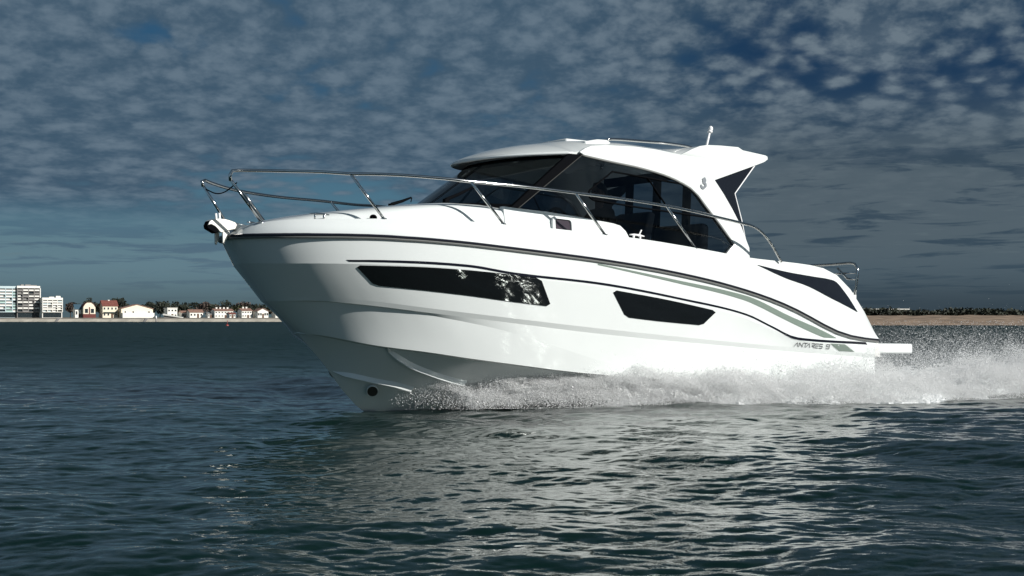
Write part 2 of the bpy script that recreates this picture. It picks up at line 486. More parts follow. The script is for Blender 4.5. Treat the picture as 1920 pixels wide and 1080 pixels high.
# ------------------------------------------------------------ the motorboat
D = {'row_S':[[8.003,0.0,1.23],[8.0,0.008,1.231],[7.999,0.03,1.23],[7.997,0.054,1.23],[7.995,0.082,1.229],[7.991,0.113,1.229],[7.985,0.146,1.229],[7.977,0.181,1.229],[
7.968,0.218,1.229],[7.956,0.254,1.23],[7.942,0.292,1.23],[7.926,0.329,1.23],[7.909,0.367,1.231],[7.889,0.404,1.231],[7.867,0.442,1.232],[7.843,0.479,1.233],[
7.816,0.516,1.234],[7.788,0.553,1.235],[7.758,0.589,1.236],[7.726,0.625,1.238],[7.691,0.66,1.239],[7.655,0.695,1.241],[7.616,0.729,1.243],[7.576,0.763,1.245],[
7.533,0.796,1.246],[7.488,0.829,1.248],[7.441,0.861,1.25],[7.392,0.892,1.252],[7.341,0.923,1.255],[7.288,0.953,1.257],[7.232,0.983,1.259],[7.174,1.012,1.261],[
7.114,1.04,1.264],[7.051,1.067,1.265],[6.986,1.094,1.267],[6.919,1.12,1.268],[6.849,1.145,1.268],[6.777,1.169,1.268],[6.702,1.193,1.269],[6.624,1.215,1.269],[
6.544,1.237,1.269],[6.461,1.258,1.268],[6.375,1.278,1.267],[6.286,1.297,1.266],[6.194,1.316,1.264],[6.099,1.333,1.262],[6.001,1.349,1.259],[5.899,1.365,1.256],[
5.794,1.379,1.253],[5.686,1.392,1.25],[5.574,1.405,1.247],[5.458,1.416,1.244],[5.339,1.426,1.241],[5.216,1.436,1.238],[5.089,1.444,1.234],[4.957,1.451,1.231],[
4.822,1.457,1.227],[4.682,1.463,1.222],[4.538,1.467,1.216],[4.389,1.471,1.21],[4.236,1.474,1.203],[4.078,1.476,1.194],[3.915,1.478,1.185],[3.747,1.479,1.173],[
3.574,1.479,1.16],[3.396,1.48,1.145],[3.214,1.48,1.128],[3.025,1.48,1.108],[2.832,1.479,1.084],[2.631,1.478,1.057],[2.425,1.476,1.025],[2.211,1.472,0.988],[
1.989,1.468,0.943],[1.759,1.462,0.888],[1.52,1.455,0.821],[1.272,1.446,0.748],[1.015,1.435,0.684],[0.75,1.423,0.643],[0.477,1.408,0.626],[0.198,1.393,0.619]],'row_C':[[7.842,0.0,0.99],[
7.841,0.012,0.989],[7.84,0.031,0.989],[7.838,0.053,0.988],[7.835,0.08,0.987],[7.832,0.111,0.987],[7.827,0.145,0.986],[7.82,0.18,0.985],[7.811,0.217,0.985],[
7.801,0.254,0.984],[7.788,0.292,0.984],[7.773,0.33,0.984],[7.757,0.369,0.984],[7.738,0.407,0.984],[7.717,0.445,0.984],[7.694,0.483,0.985],[7.669,0.52,0.985],[
7.642,0.557,0.986],[7.613,0.594,0.987],[7.582,0.63,0.988],[7.549,0.666,0.99],[7.514,0.701,0.991],[7.477,0.736,0.993],[7.438,0.77,0.995],[7.396,0.803,0.996],[
7.353,0.836,0.998],[7.307,0.868,1.0],[7.26,0.9,1.001],[7.21,0.931,1.003],[7.158,0.961,1.005],[7.103,0.991,1.007],[7.047,1.019,1.009],[6.988,1.047,1.01],[
6.927,1.075,1.012],[6.863,1.101,1.014],[6.797,1.127,1.016],[6.729,1.152,1.018],[6.658,1.176,1.02],[6.584,1.199,1.021],[6.508,1.221,1.022],[6.429,1.242,1.023],[
6.347,1.263,1.023],[6.262,1.282,1.022],[6.175,1.301,1.021],[6.084,1.319,1.017],[5.99,1.335,1.011],[5.893,1.351,1.003],[5.793,1.366,0.996],[5.689,1.379,0.989],[
5.582,1.392,0.984],[5.472,1.403,0.979],[5.358,1.414,0.976],[5.24,1.423,0.972],[5.119,1.432,0.969],[4.993,1.439,0.966],[4.864,1.446,0.961],[4.73,1.451,0.956],[
4.592,1.456,0.948],[4.45,1.46,0.94],[4.303,1.463,0.93],[4.152,1.465,0.918],[3.996,1.467,0.905],[3.836,1.468,0.892],[3.671,1.469,0.877],[3.501,1.47,0.862],[
3.327,1.47,0.846],[3.148,1.47,0.829],[2.964,1.47,0.81],[2.774,1.469,0.785],[2.577,1.467,0.751],[2.374,1.465,0.706],[2.164,1.462,0.654],[1.947,1.458,0.604],[
1.723,1.452,0.566],[1.493,1.445,0.544],[1.254,1.437,0.536],[1.008,1.427,0.534],[0.752,1.416,0.534],[0.488,1.403,0.532],[0.218,1.388,0.529]],'row_K':[[7.585,0.0,0.67],[
7.584,0.009,0.67],[7.582,0.027,0.671],[7.58,0.047,0.671],[7.577,0.072,0.672],[7.573,0.099,0.673],[7.567,0.129,0.674],[7.559,0.16,0.676],[7.55,0.192,0.677],[
7.538,0.225,0.679],[7.525,0.259,0.681],[7.509,0.293,0.684],[7.492,0.327,0.686],[7.473,0.362,0.689],[7.451,0.396,0.691],[7.428,0.43,0.693],[7.403,0.465,0.695],[
7.376,0.499,0.696],[7.347,0.533,0.697],[7.316,0.567,0.697],[7.283,0.6,0.697],[7.248,0.634,0.696],[7.211,0.666,0.695],[7.172,0.699,0.694],[7.131,0.731,0.692],[
7.088,0.763,0.69],[7.042,0.794,0.688],[6.995,0.824,0.686],[6.946,0.855,0.683],[6.895,0.884,0.68],[6.841,0.913,0.676],[6.786,0.942,0.671],[6.728,0.97,0.666],[
6.667,0.997,0.661],[6.605,1.023,0.655],[6.54,1.049,0.65],[6.473,1.074,0.645],[6.404,1.098,0.64],[6.332,1.122,0.635],[6.257,1.145,0.63],[6.18,1.167,0.625],[
6.1,1.188,0.62],[6.017,1.208,0.615],[5.932,1.227,0.61],[5.844,1.246,0.605],[5.753,1.263,0.6],[5.658,1.28,0.594],[5.561,1.295,0.589],[5.46,1.31,0.584],[
5.356,1.323,0.579],[5.249,1.336,0.573],[5.138,1.347,0.568],[5.023,1.358,0.562],[4.905,1.367,0.557],[4.783,1.376,0.552],[4.657,1.383,0.546],[4.527,1.389,0.542],[
4.392,1.394,0.537],[4.254,1.399,0.532],[4.111,1.402,0.527],[3.964,1.405,0.523],[3.813,1.407,0.518],[3.657,1.408,0.513],[3.496,1.409,0.509],[3.331,1.41,0.504],[
3.162,1.41,0.5],[2.988,1.41,0.495],[2.809,1.41,0.491],[2.625,1.409,0.486],[2.436,1.408,0.482],[2.242,1.406,0.478],[2.041,1.405,0.473],[1.835,1.402,0.47],[
1.623,1.399,0.466],[1.404,1.395,0.463],[1.178,1.391,0.46],[0.945,1.386,0.457],[0.705,1.38,0.454],[0.457,1.374,0.452],[0.206,1.367,0.449]],'row_k':[[7.569,0.0,0.651],[
7.567,0.009,0.651],[7.565,0.026,0.651],[7.563,0.046,0.651],[7.56,0.071,0.652],[7.555,0.098,0.652],[7.549,0.127,0.653],[7.541,0.157,0.653],[7.531,0.189,0.654],[
7.519,0.221,0.655],[7.505,0.254,0.656],[7.489,0.287,0.658],[7.472,0.321,0.659],[7.452,0.354,0.66],[7.43,0.388,0.662],[7.407,0.422,0.663],[7.381,0.455,0.664],[
7.354,0.489,0.665],[7.324,0.522,0.665],[7.293,0.555,0.665],[7.259,0.588,0.664],[7.224,0.62,0.662],[7.186,0.653,0.66],[7.147,0.684,0.657],[7.106,0.716,0.654],[
7.062,0.747,0.651],[7.017,0.777,0.648],[6.969,0.807,0.645],[6.92,0.837,0.641],[6.868,0.866,0.637],[6.814,0.895,0.633],[6.758,0.923,0.628],[6.7,0.95,0.623],[
6.639,0.977,0.618],[6.577,1.003,0.613],[6.512,1.028,0.608],[6.444,1.053,0.602],[6.374,1.077,0.597],[6.302,1.1,0.592],[6.227,1.122,0.587],[6.15,1.144,0.582],[
6.07,1.165,0.577],[5.987,1.185,0.571],[5.901,1.204,0.566],[5.813,1.222,0.56],[5.721,1.24,0.555],[5.627,1.256,0.549],[5.529,1.271,0.543],[5.428,1.286,0.537],[
5.324,1.299,0.531],[5.216,1.312,0.524],[5.105,1.323,0.518],[4.99,1.333,0.512],[4.872,1.343,0.505],[4.75,1.351,0.5],[4.623,1.358,0.494],[4.493,1.364,0.489],[
4.359,1.37,0.484],[4.22,1.374,0.48],[4.077,1.378,0.475],[3.93,1.38,0.471],[3.779,1.382,0.467],[3.623,1.383,0.463],[3.462,1.384,0.46],[3.297,1.385,0.456],[
3.128,1.385,0.452],[2.954,1.385,0.448],[2.775,1.384,0.444],[2.591,1.384,0.44],[2.401,1.382,0.435],[2.206,1.381,0.431],[2.006,1.379,0.426],[1.799,1.376,0.422],[
1.586,1.372,0.419],[1.366,1.368,0.416],[1.14,1.363,0.414],[0.906,1.358,0.411],[0.664,1.351,0.409],[0.416,1.344,0.407],[0.163,1.336,0.404]],'row_M':[[7.553,0.0,0.637],[
7.551,0.009,0.637],[7.549,0.026,0.637],[7.547,0.046,0.637],[7.543,0.07,0.638],[7.539,0.096,0.638],[7.532,0.125,0.639],[7.524,0.154,0.639],[7.513,0.185,0.64],[
7.501,0.217,0.641],[7.487,0.249,0.643],[7.471,0.281,0.644],[7.453,0.314,0.646],[7.433,0.346,0.647],[7.411,0.379,0.649],[7.387,0.412,0.651],[7.361,0.445,0.653],[
7.333,0.478,0.655],[7.303,0.51,0.656],[7.271,0.542,0.657],[7.238,0.574,0.657],[7.202,0.606,0.657],[7.164,0.638,0.655],[7.124,0.669,0.653],[7.083,0.7,0.65],[
7.039,0.73,0.647],[6.993,0.76,0.644],[6.945,0.79,0.64],[6.895,0.819,0.637],[6.843,0.847,0.634],[6.789,0.875,0.629],[6.733,0.903,0.624],[6.674,0.93,0.618],[
6.613,0.956,0.611],[6.55,0.982,0.602],[6.485,1.007,0.592],[6.417,1.031,0.582],[6.346,1.055,0.572],[6.274,1.078,0.562],[6.198,1.1,0.552],[6.12,1.121,0.542],[
6.04,1.142,0.531],[5.956,1.162,0.519],[5.87,1.181,0.506],[5.781,1.199,0.492],[5.689,1.216,0.475],[5.594,1.232,0.457],[5.495,1.248,0.436],[5.393,1.262,0.414],[
5.288,1.275,0.39],[5.179,1.288,0.364],[5.067,1.299,0.336],[4.95,1.309,0.305],[4.83,1.319,0.274],[4.707,1.327,0.243],[4.579,1.334,0.214],[4.447,1.34,0.188],[
4.312,1.345,0.164],[4.172,1.35,0.145],[4.029,1.353,0.129],[3.881,1.356,0.118],[3.729,1.357,0.111],[3.573,1.359,0.106],[3.412,1.359,0.102],[3.247,1.36,0.1],[
3.078,1.36,0.098],[2.904,1.36,0.098],[2.725,1.359,0.099],[2.541,1.359,0.1],[2.352,1.358,0.101],[2.157,1.356,0.103],[1.957,1.354,0.106],[1.751,1.352,0.108],[
1.539,1.349,0.111],[1.321,1.346,0.115],[1.095,1.341,0.118],[0.863,1.337,0.122],[0.624,1.331,0.126],[0.377,1.325,0.13],[0.127,1.319,0.134]],'row_X':[[7.229,0.0,0.373],[
7.229,0.01,0.373],[7.227,0.026,0.372],[7.224,0.044,0.371],[7.221,0.065,0.369],[7.216,0.09,0.368],[7.21,0.116,0.366],[7.201,0.144,0.364],[7.191,0.173,0.362],[
7.18,0.203,0.359],[7.166,0.234,0.356],[7.15,0.265,0.353],[7.133,0.296,0.35],[7.113,0.328,0.346],[7.092,0.36,0.342],[7.069,0.392,0.337],[7.044,0.423,0.332],[
7.017,0.455,0.326],[6.988,0.487,0.319],[6.957,0.519,0.313],[6.924,0.55,0.306],[6.89,0.581,0.298],[6.853,0.612,0.291],[6.815,0.643,0.284],[6.775,0.673,0.278],[
6.732,0.703,0.272],[6.688,0.733,0.266],[6.642,0.762,0.262],[6.594,0.791,0.257],[6.544,0.819,0.252],[6.492,0.847,0.248],[6.438,0.874,0.243],[6.381,0.901,0.238],[
6.322,0.927,0.232],[6.262,0.952,0.226],[6.199,0.977,0.219],[6.133,1.001,0.211],[6.065,1.025,0.204],[5.995,1.048,0.196],[5.923,1.07,0.189],[5.847,1.091,0.182],[
5.77,1.112,0.175],[5.689,1.132,0.168],[5.606,1.151,0.161],[5.52,1.169,0.154],[5.432,1.186,0.146],[5.34,1.202,0.139],[5.245,1.217,0.131],[5.147,1.231,0.123],[
5.046,1.245,0.115],[4.941,1.257,0.108],[4.833,1.268,0.101],[4.722,1.278,0.094],[4.607,1.287,0.088],[4.488,1.295,0.083],[4.365,1.302,0.078],[4.239,1.308,0.074],[
4.108,1.313,0.07],[3.973,1.316,0.066],[3.835,1.32,0.063],[3.692,1.322,0.059],[3.545,1.323,0.056],[3.393,1.324,0.052],[3.238,1.325,0.049],[3.078,1.325,0.047],[
2.914,1.325,0.045],[2.746,1.325,0.043],[2.573,1.324,0.042],[2.396,1.323,0.042],[2.214,1.322,0.041],[2.027,1.321,0.042],[1.834,1.319,0.043],[1.637,1.318,0.045],[
1.434,1.315,0.047],[1.225,1.312,0.049],[1.009,1.309,0.052],[0.788,1.306,0.055],[0.56,1.302,0.058],[0.326,1.297,0.06],[0.088,1.292,0.063]],'row_G':[[7.964,0.0,1.264],[
7.961,-0.0,1.266],[7.951,0.001,1.273],[7.941,0.006,1.28],[7.933,0.021,1.287],[7.928,0.049,1.296],[7.923,0.084,1.306],[7.918,0.122,1.315],[7.91,0.161,1.325],[
7.899,0.2,1.333],[7.886,0.238,1.339],[7.871,0.277,1.345],[7.854,0.315,1.35],[7.834,0.353,1.355],[7.813,0.39,1.36],[7.789,0.427,1.364],[7.763,0.464,1.369],[
7.734,0.5,1.374],[7.704,0.536,1.378],[7.671,0.571,1.383],[7.637,0.605,1.387],[7.6,0.639,1.39],[7.561,0.673,1.393],[7.52,0.706,1.396],[7.476,0.738,1.399],[
7.431,0.77,1.402],[7.383,0.801,1.405],[7.333,0.831,1.409],[7.281,0.86,1.412],[7.227,0.889,1.416],[7.171,0.918,1.42],[7.112,0.945,1.424],[7.051,0.972,1.429],[
6.987,0.998,1.434],[6.921,1.024,1.439],[6.853,1.048,1.444],[6.782,1.072,1.448],[6.709,1.095,1.453],[6.633,1.117,1.458],[6.554,1.139,1.463],[6.473,1.159,1.467],[
6.388,1.179,1.471],[6.301,1.198,1.474],[6.211,1.216,1.477],[6.118,1.233,1.479],[6.022,1.249,1.481],[5.922,1.264,1.483],[5.819,1.278,1.485],[5.713,1.291,1.488],[
5.604,1.303,1.49],[5.49,1.315,1.491],[5.373,1.325,1.492],[5.253,1.334,1.493],[5.128,1.342,1.493],[4.999,1.35,1.493],[4.867,1.356,1.491],[4.73,1.362,1.491],[
4.588,1.366,1.49],[4.443,1.37,1.491],[4.293,1.373,1.491],[4.138,1.376,1.491],[3.979,1.377,1.488],[3.815,1.379,1.484],[3.646,1.379,1.478],[3.472,1.38,1.472],[
3.293,1.38,1.465],[3.11,1.38,1.457],[2.921,1.38,1.448],[2.726,1.379,1.438],[2.526,1.378,1.43],[2.319,1.375,1.427],[2.106,1.372,1.428],[1.886,1.369,1.43],[
1.659,1.364,1.431],[1.423,1.357,1.428],[1.178,1.35,1.41],[0.922,1.341,1.347],[0.652,1.33,1.199],[0.367,1.318,0.952],[0.072,1.304,0.64]],'stripe':[[[7.255,0.912,1.038],[
7.197,0.947,1.041],[7.138,0.98,1.044],[7.077,1.012,1.048],[7.016,1.042,1.051],[6.953,1.07,1.054],[6.889,1.097,1.056],[6.825,1.122,1.059],[6.759,1.147,1.061],[
6.692,1.17,1.063],[6.624,1.192,1.065],[6.554,1.212,1.066],[6.484,1.232,1.067],[6.413,1.251,1.067],[6.34,1.268,1.067],[6.267,1.285,1.066],[6.192,1.301,1.065],[
6.116,1.316,1.062],[6.039,1.329,1.057],[5.961,1.343,1.049],[5.881,1.355,1.041],[5.801,1.366,1.033],[5.719,1.377,1.027],[5.637,1.387,1.023],[5.553,1.397,1.02],[
5.468,1.405,1.017],[5.382,1.413,1.015],[5.295,1.42,1.014],[5.206,1.427,1.012],[5.117,1.433,1.011],[5.026,1.439,1.009],[4.934,1.444,1.007],[4.841,1.448,1.005],[
4.746,1.452,1.002],[4.65,1.456,0.998],[4.553,1.459,0.993],[4.455,1.461,0.987],[4.355,1.464,0.98],[4.254,1.465,0.973],[4.152,1.467,0.965],[4.049,1.468,0.957],[
3.944,1.469,0.948],[3.838,1.47,0.939],[3.731,1.47,0.929],[3.623,1.471,0.919],[3.513,1.471,0.909],[3.403,1.471,0.899],[3.291,1.471,0.89],[3.178,1.471,0.88],[
3.064,1.471,0.869],[2.949,1.471,0.857],[2.832,1.471,0.843],[2.714,1.47,0.827],[2.594,1.469,0.808],[2.472,1.468,0.783],[2.347,1.466,0.748],[2.221,1.464,0.711],[
2.093,1.462,0.676],[1.964,1.459,0.636],[1.832,1.455,0.602],[1.701,1.452,0.585],[1.568,1.448,0.58],[1.433,1.444,0.578],[1.296,1.44,0.577],[1.158,1.435,0.577],[
1.017,1.43,0.578],[0.874,1.424,0.58],[0.729,1.418,0.582],[0.582,1.41,0.583],[0.432,1.403,0.583]],[[7.226,0.926,1.023],[7.168,0.96,1.025],[7.108,0.992,1.028],[
7.047,1.023,1.03],[6.986,1.052,1.032],[6.923,1.08,1.034],[6.859,1.106,1.036],[6.794,1.131,1.038],[6.727,1.155,1.039],[6.66,1.177,1.041],[6.592,1.199,1.042],[
6.523,1.219,1.043],[6.452,1.238,1.043],[6.381,1.256,1.044],[6.308,1.274,1.043],[6.234,1.29,1.042],[6.16,1.305,1.041],[6.084,1.32,1.037],[6.006,1.334,1.031],[
5.928,1.346,1.023],[5.848,1.358,1.015],[5.768,1.37,1.008],[5.686,1.38,1.003],[5.603,1.39,0.999],[5.519,1.399,0.996],[5.434,1.407,0.994],[5.348,1.415,0.992],[
5.261,1.422,0.99],[5.172,1.429,0.989],[5.083,1.435,0.988],[4.992,1.44,0.986],[4.9,1.445,0.984],[4.806,1.449,0.981],[4.712,1.453,0.978],[4.616,1.456,0.973],[
4.519,1.459,0.968],[4.42,1.461,0.962],[4.32,1.463,0.956],[4.219,1.465,0.948],[4.117,1.467,0.941],[4.014,1.468,0.932],[3.909,1.469,0.924],[3.803,1.469,0.914],[
3.696,1.47,0.905],[3.588,1.47,0.895],[3.479,1.471,0.885],[3.368,1.471,0.875],[3.257,1.471,0.866],[3.144,1.471,0.856],[3.03,1.471,0.845],[2.914,1.47,0.833],[
2.798,1.47,0.819],[2.679,1.469,0.802],[2.559,1.468,0.782],[2.437,1.467,0.754],[2.313,1.465,0.718],[2.187,1.463,0.682],[2.059,1.46,0.644],[1.929,1.457,0.602],[
1.793,1.45,0.569],[1.663,1.448,0.556],[1.533,1.446,0.552],[1.398,1.442,0.55],[1.261,1.438,0.549],[1.122,1.432,0.55],[0.982,1.427,0.551],[0.838,1.421,0.552],[
0.693,1.414,0.554],[0.545,1.407,0.555],[0.395,1.399,0.556]]],'win_front':[[[7.174,0.944,0.996],[7.137,0.965,0.997],[7.099,0.986,0.998],[7.061,1.006,0.999],[
7.022,1.025,1.001],[6.983,1.044,1.002],[6.944,1.062,1.003],[6.904,1.079,1.005],[6.864,1.096,1.006],[6.823,1.112,1.008],[6.782,1.128,1.009],[6.74,1.144,1.01],[
6.698,1.158,1.012],[6.656,1.173,1.013],[6.613,1.187,1.014],[6.569,1.2,1.015],[6.526,1.213,1.015],[6.481,1.225,1.016],[6.437,1.237,1.016],[6.391,1.249,1.016],[
6.346,1.26,1.016],[6.3,1.271,1.016],[6.254,1.282,1.015],[6.207,1.292,1.015],[6.16,1.302,1.015],[6.112,1.312,1.014],[6.064,1.321,1.013],[6.016,1.331,1.012],[
5.967,1.339,1.01],[5.918,1.347,1.009],[5.868,1.355,1.007],[5.817,1.362,1.005],[5.766,1.37,1.004],[5.715,1.376,1.002],[5.663,1.383,1.001],[5.611,1.389,0.999],[
5.558,1.395,0.998],[5.505,1.401,0.997],[5.451,1.406,0.995],[5.397,1.411,0.994]],[[6.964,0.937,0.826],[6.926,0.956,0.824],[6.889,0.974,0.822],[6.851,0.992,0.82],[
6.812,1.009,0.818],[6.774,1.026,0.816],[6.735,1.043,0.814],[6.695,1.059,0.812],[6.655,1.075,0.81],[6.615,1.09,0.808],[6.575,1.104,0.806],[6.534,1.119,0.804],[
6.492,1.132,0.802],[6.45,1.146,0.799],[6.408,1.159,0.797],[6.365,1.171,0.795],[6.322,1.183,0.792],[6.279,1.195,0.79],[6.235,1.206,0.787],[6.191,1.218,0.785],[
6.146,1.228,0.782],[6.101,1.239,0.779],[6.056,1.249,0.777],[6.01,1.258,0.773],[5.964,1.268,0.77],[5.917,1.277,0.767],[5.87,1.286,0.763],[5.823,1.294,0.76],[
5.775,1.302,0.757],[5.726,1.31,0.753],[5.678,1.317,0.75],[5.629,1.325,0.747],[5.579,1.332,0.745],[5.529,1.338,0.742],[5.479,1.345,0.739],[5.428,1.351,0.737],[
5.377,1.356,0.734],[5.325,1.362,0.732],[5.273,1.367,0.729],[5.22,1.372,0.727]]],'win_rear':[[[4.519,1.457,0.939],[4.459,1.459,0.935],[4.399,1.46,0.93],[
4.338,1.461,0.926],[4.277,1.462,0.922],[4.216,1.463,0.917],[4.154,1.464,0.913],[4.091,1.465,0.909],[4.028,1.466,0.904],[3.965,1.467,0.899],[3.901,1.467,0.895],[
3.837,1.468,0.889],[3.772,1.468,0.884],[3.707,1.469,0.878],[3.642,1.469,0.872],[3.575,1.469,0.866],[3.509,1.469,0.859],[3.442,1.469,0.852],[3.374,1.469,0.845],[
3.306,1.469,0.838],[3.238,1.469,0.831],[3.169,1.468,0.823],[3.099,1.468,0.816],[3.03,1.468,0.809]],[[4.287,1.421,0.675],[4.243,1.422,0.673],[4.198,1.423,0.671],[
4.154,1.424,0.669],[4.109,1.425,0.667],[4.063,1.426,0.665],[4.018,1.427,0.663],[3.972,1.428,0.662],[3.926,1.428,0.66],[3.88,1.429,0.658],[3.834,1.43,0.657],[
3.788,1.43,0.656],[3.741,1.431,0.655],[3.694,1.431,0.654],[3.647,1.432,0.653],[3.6,1.432,0.652],[3.552,1.433,0.651],[3.504,1.433,0.65],[3.456,1.434,0.649],[
3.408,1.434,0.649],[3.36,1.435,0.648],[3.311,1.435,0.647],[3.262,1.435,0.646],[3.213,1.436,0.646]]],'band':[[[4.718,1.46,1.185],[4.655,1.462,1.179],[4.592,1.464,1.174],[
4.529,1.466,1.169],[4.465,1.467,1.163],[4.4,1.469,1.158],[4.335,1.47,1.153],[4.27,1.471,1.147],[4.204,1.472,1.142],[4.137,1.473,1.136],[4.07,1.474,1.131],[
4.003,1.475,1.125],[3.935,1.475,1.119],[3.866,1.476,1.114],[3.797,1.476,1.108],[3.728,1.476,1.102],[3.658,1.477,1.096],[3.588,1.477,1.09],[3.517,1.477,1.085],[
3.445,1.477,1.079],[3.373,1.477,1.074],[3.301,1.478,1.068],[3.228,1.478,1.063],[3.155,1.478,1.057],[3.081,1.478,1.051],[3.007,1.478,1.044],[2.932,1.477,1.037],[
2.856,1.477,1.029],[2.78,1.477,1.021],[2.703,1.476,1.012],[2.625,1.476,1.002],[2.547,1.475,0.991],[2.468,1.474,0.976],[2.388,1.473,0.958],[2.307,1.472,0.938],[
2.225,1.47,0.915],[2.142,1.469,0.892],[2.059,1.467,0.869],[1.975,1.465,0.845],[1.89,1.463,0.824],[1.805,1.46,0.803],[1.718,1.458,0.784],[1.632,1.455,0.765],[
1.544,1.453,0.745],[1.455,1.45,0.726],[1.366,1.447,0.705],[1.275,1.443,0.682],[1.183,1.439,0.658],[1.09,1.435,0.632],[0.996,1.43,0.606]],[[4.717,1.46,1.171],[
4.657,1.462,1.165],[4.598,1.463,1.16],[4.538,1.465,1.154],[4.477,1.466,1.148],[4.416,1.468,1.142],[4.355,1.469,1.136],[4.293,1.47,1.13],[4.231,1.471,1.124],[
4.168,1.472,1.118],[4.105,1.473,1.112],[4.041,1.473,1.106],[3.977,1.474,1.099],[3.912,1.474,1.093],[3.847,1.475,1.086],[3.782,1.475,1.08],[3.716,1.475,1.073],[
3.649,1.476,1.066],[3.582,1.476,1.059],[3.515,1.476,1.053],[3.448,1.476,1.047],[3.379,1.476,1.04],[3.311,1.476,1.034],[3.242,1.476,1.027],[3.173,1.476,1.02],[
3.103,1.476,1.013],[3.032,1.476,1.005],[2.961,1.476,0.997],[2.89,1.476,0.988],[2.818,1.475,0.978],[2.745,1.475,0.968],[2.672,1.475,0.957],[2.598,1.474,0.945],[
2.524,1.473,0.93],[2.448,1.472,0.911],[2.372,1.471,0.892],[2.295,1.47,0.872],[2.218,1.468,0.85],[2.14,1.467,0.828],[2.061,1.465,0.806],[1.981,1.463,0.784],[
1.901,1.461,0.763],[1.82,1.459,0.741],[1.739,1.457,0.72],[1.656,1.454,0.699],[1.573,1.451,0.678],[1.489,1.449,0.658],[1.405,1.445,0.638],[1.319,1.442,0.62],[
1.233,1.439,0.603]]],'band_foot':[[[1.118,1.432,0.54],[1.062,1.43,0.54],[1.006,1.427,0.54],[0.949,1.425,0.541],[0.892,1.422,0.541],[0.835,1.42,0.541]],[
[0.896,1.387,0.461],[0.839,1.386,0.461],[0.781,1.385,0.462],[0.723,1.384,0.462],[0.665,1.382,0.462],[0.606,1.381,0.462]]],'tri':[[[2.361,1.393,1.354],[
2.315,1.393,1.35],[2.269,1.393,1.346],[2.222,1.393,1.342],[2.175,1.393,1.337],[2.128,1.393,1.333],[2.081,1.393,1.329],[2.033,1.392,1.325],[1.985,1.392,1.321],[
1.937,1.391,1.317],[1.888,1.391,1.314],[1.839,1.39,1.311],[1.789,1.388,1.308],[1.739,1.387,1.306],[1.689,1.386,1.304],[1.639,1.384,1.303],[1.588,1.382,1.301],[
1.537,1.381,1.299],[1.485,1.379,1.298],[1.434,1.377,1.296],[1.381,1.375,1.294],[1.329,1.373,1.293],[1.276,1.37,1.292],[1.222,1.368,1.292],[1.169,1.365,1.29],[
1.114,1.362,1.287],[1.059,1.359,1.283],[1.004,1.356,1.276],[0.95,1.355,1.257],[0.897,1.355,1.223],[0.843,1.355,1.181],[0.789,1.355,1.139],[0.735,1.356,1.093],[
0.683,1.358,1.042],[0.63,1.36,0.988],[0.576,1.361,0.936]],[[2.362,1.394,1.351],[2.317,1.396,1.339],[2.273,1.398,1.327],[2.228,1.4,1.315],[2.182,1.401,1.303],[
2.136,1.402,1.29],[2.09,1.404,1.278],[2.044,1.405,1.267],[1.997,1.405,1.256],[1.949,1.406,1.245],[1.901,1.406,1.235],[1.853,1.406,1.227],[1.804,1.405,1.219],[
1.754,1.404,1.212],[1.705,1.403,1.204],[1.654,1.402,1.197],[1.604,1.401,1.189],[1.554,1.4,1.179],[1.503,1.4,1.169],[1.452,1.399,1.157],[1.401,1.398,1.144],[
1.349,1.397,1.13],[1.297,1.396,1.116],[1.245,1.395,1.101],[1.193,1.394,1.087],[1.14,1.392,1.073],[1.086,1.39,1.059],[1.031,1.388,1.046],[0.977,1.386,1.033],[
0.923,1.384,1.02],[0.866,1.381,1.006],[0.809,1.378,0.992],[0.752,1.374,0.978],[0.695,1.371,0.962],[0.637,1.367,0.947],[0.576,1.362,0.932]]],'text':[[[1.711,1.408,0.483],[
1.684,1.433,0.528],[1.648,1.408,0.482]],[[1.632,1.408,0.482],[1.645,1.433,0.528],[1.572,1.408,0.482],[1.586,1.434,0.528]],[[1.573,1.434,0.528],[1.511,1.435,0.527]],[
[1.542,1.434,0.528],[1.527,1.407,0.482]],[[1.51,1.407,0.481],[1.483,1.435,0.527],[1.44,1.407,0.481]],[[1.437,1.434,0.527],[1.38,1.433,0.527],[1.372,1.419,0.504],[
1.418,1.42,0.504],[1.364,1.405,0.481]],[[1.314,1.432,0.527],[1.366,1.433,0.527]],[[1.353,1.419,0.504],[1.306,1.418,0.504]],[[1.35,1.405,0.481],[1.298,1.404,0.48]],[
[1.366,1.433,0.527],[1.362,1.425,0.514]],[[1.355,1.414,0.495],[1.35,1.405,0.481]],[[1.242,1.431,0.526],[1.295,1.432,0.527],[1.287,1.418,0.503],[1.234,1.417,0.503],[
1.226,1.403,0.48],[1.279,1.404,0.48]],[[1.104,1.413,0.503],[1.163,1.415,0.503],[1.171,1.428,0.526],[1.111,1.426,0.526],[1.097,1.4,0.479],[1.156,1.402,0.48]]],'logo':[[2.859,1.03,2.301],[
2.851,1.031,2.293],[2.843,1.035,2.275],[2.845,1.038,2.255],[2.854,1.039,2.244],[2.844,1.042,2.23],[2.842,1.045,2.211],[2.848,1.047,2.193],[2.869,1.049,2.176],[
2.889,1.051,2.16],[2.91,1.051,2.158],[2.929,1.048,2.169],[2.94,1.045,2.186],[2.936,1.042,2.206],[2.924,1.042,2.213],[2.914,1.044,2.203],[2.906,1.045,2.193],[
2.889,1.046,2.192],[2.875,1.045,2.202],[2.876,1.043,2.213],[2.89,1.042,2.221],[2.9,1.04,2.229],[2.897,1.038,2.241],[2.907,1.037,2.248],[2.894,1.036,2.256],[
2.899,1.035,2.261],[2.906,1.033,2.272],[2.887,1.031,2.288]],'side_frame':[[4.561,0.964,2.34],[4.466,0.968,2.333],[4.371,0.973,2.327],[4.275,0.977,2.321],[
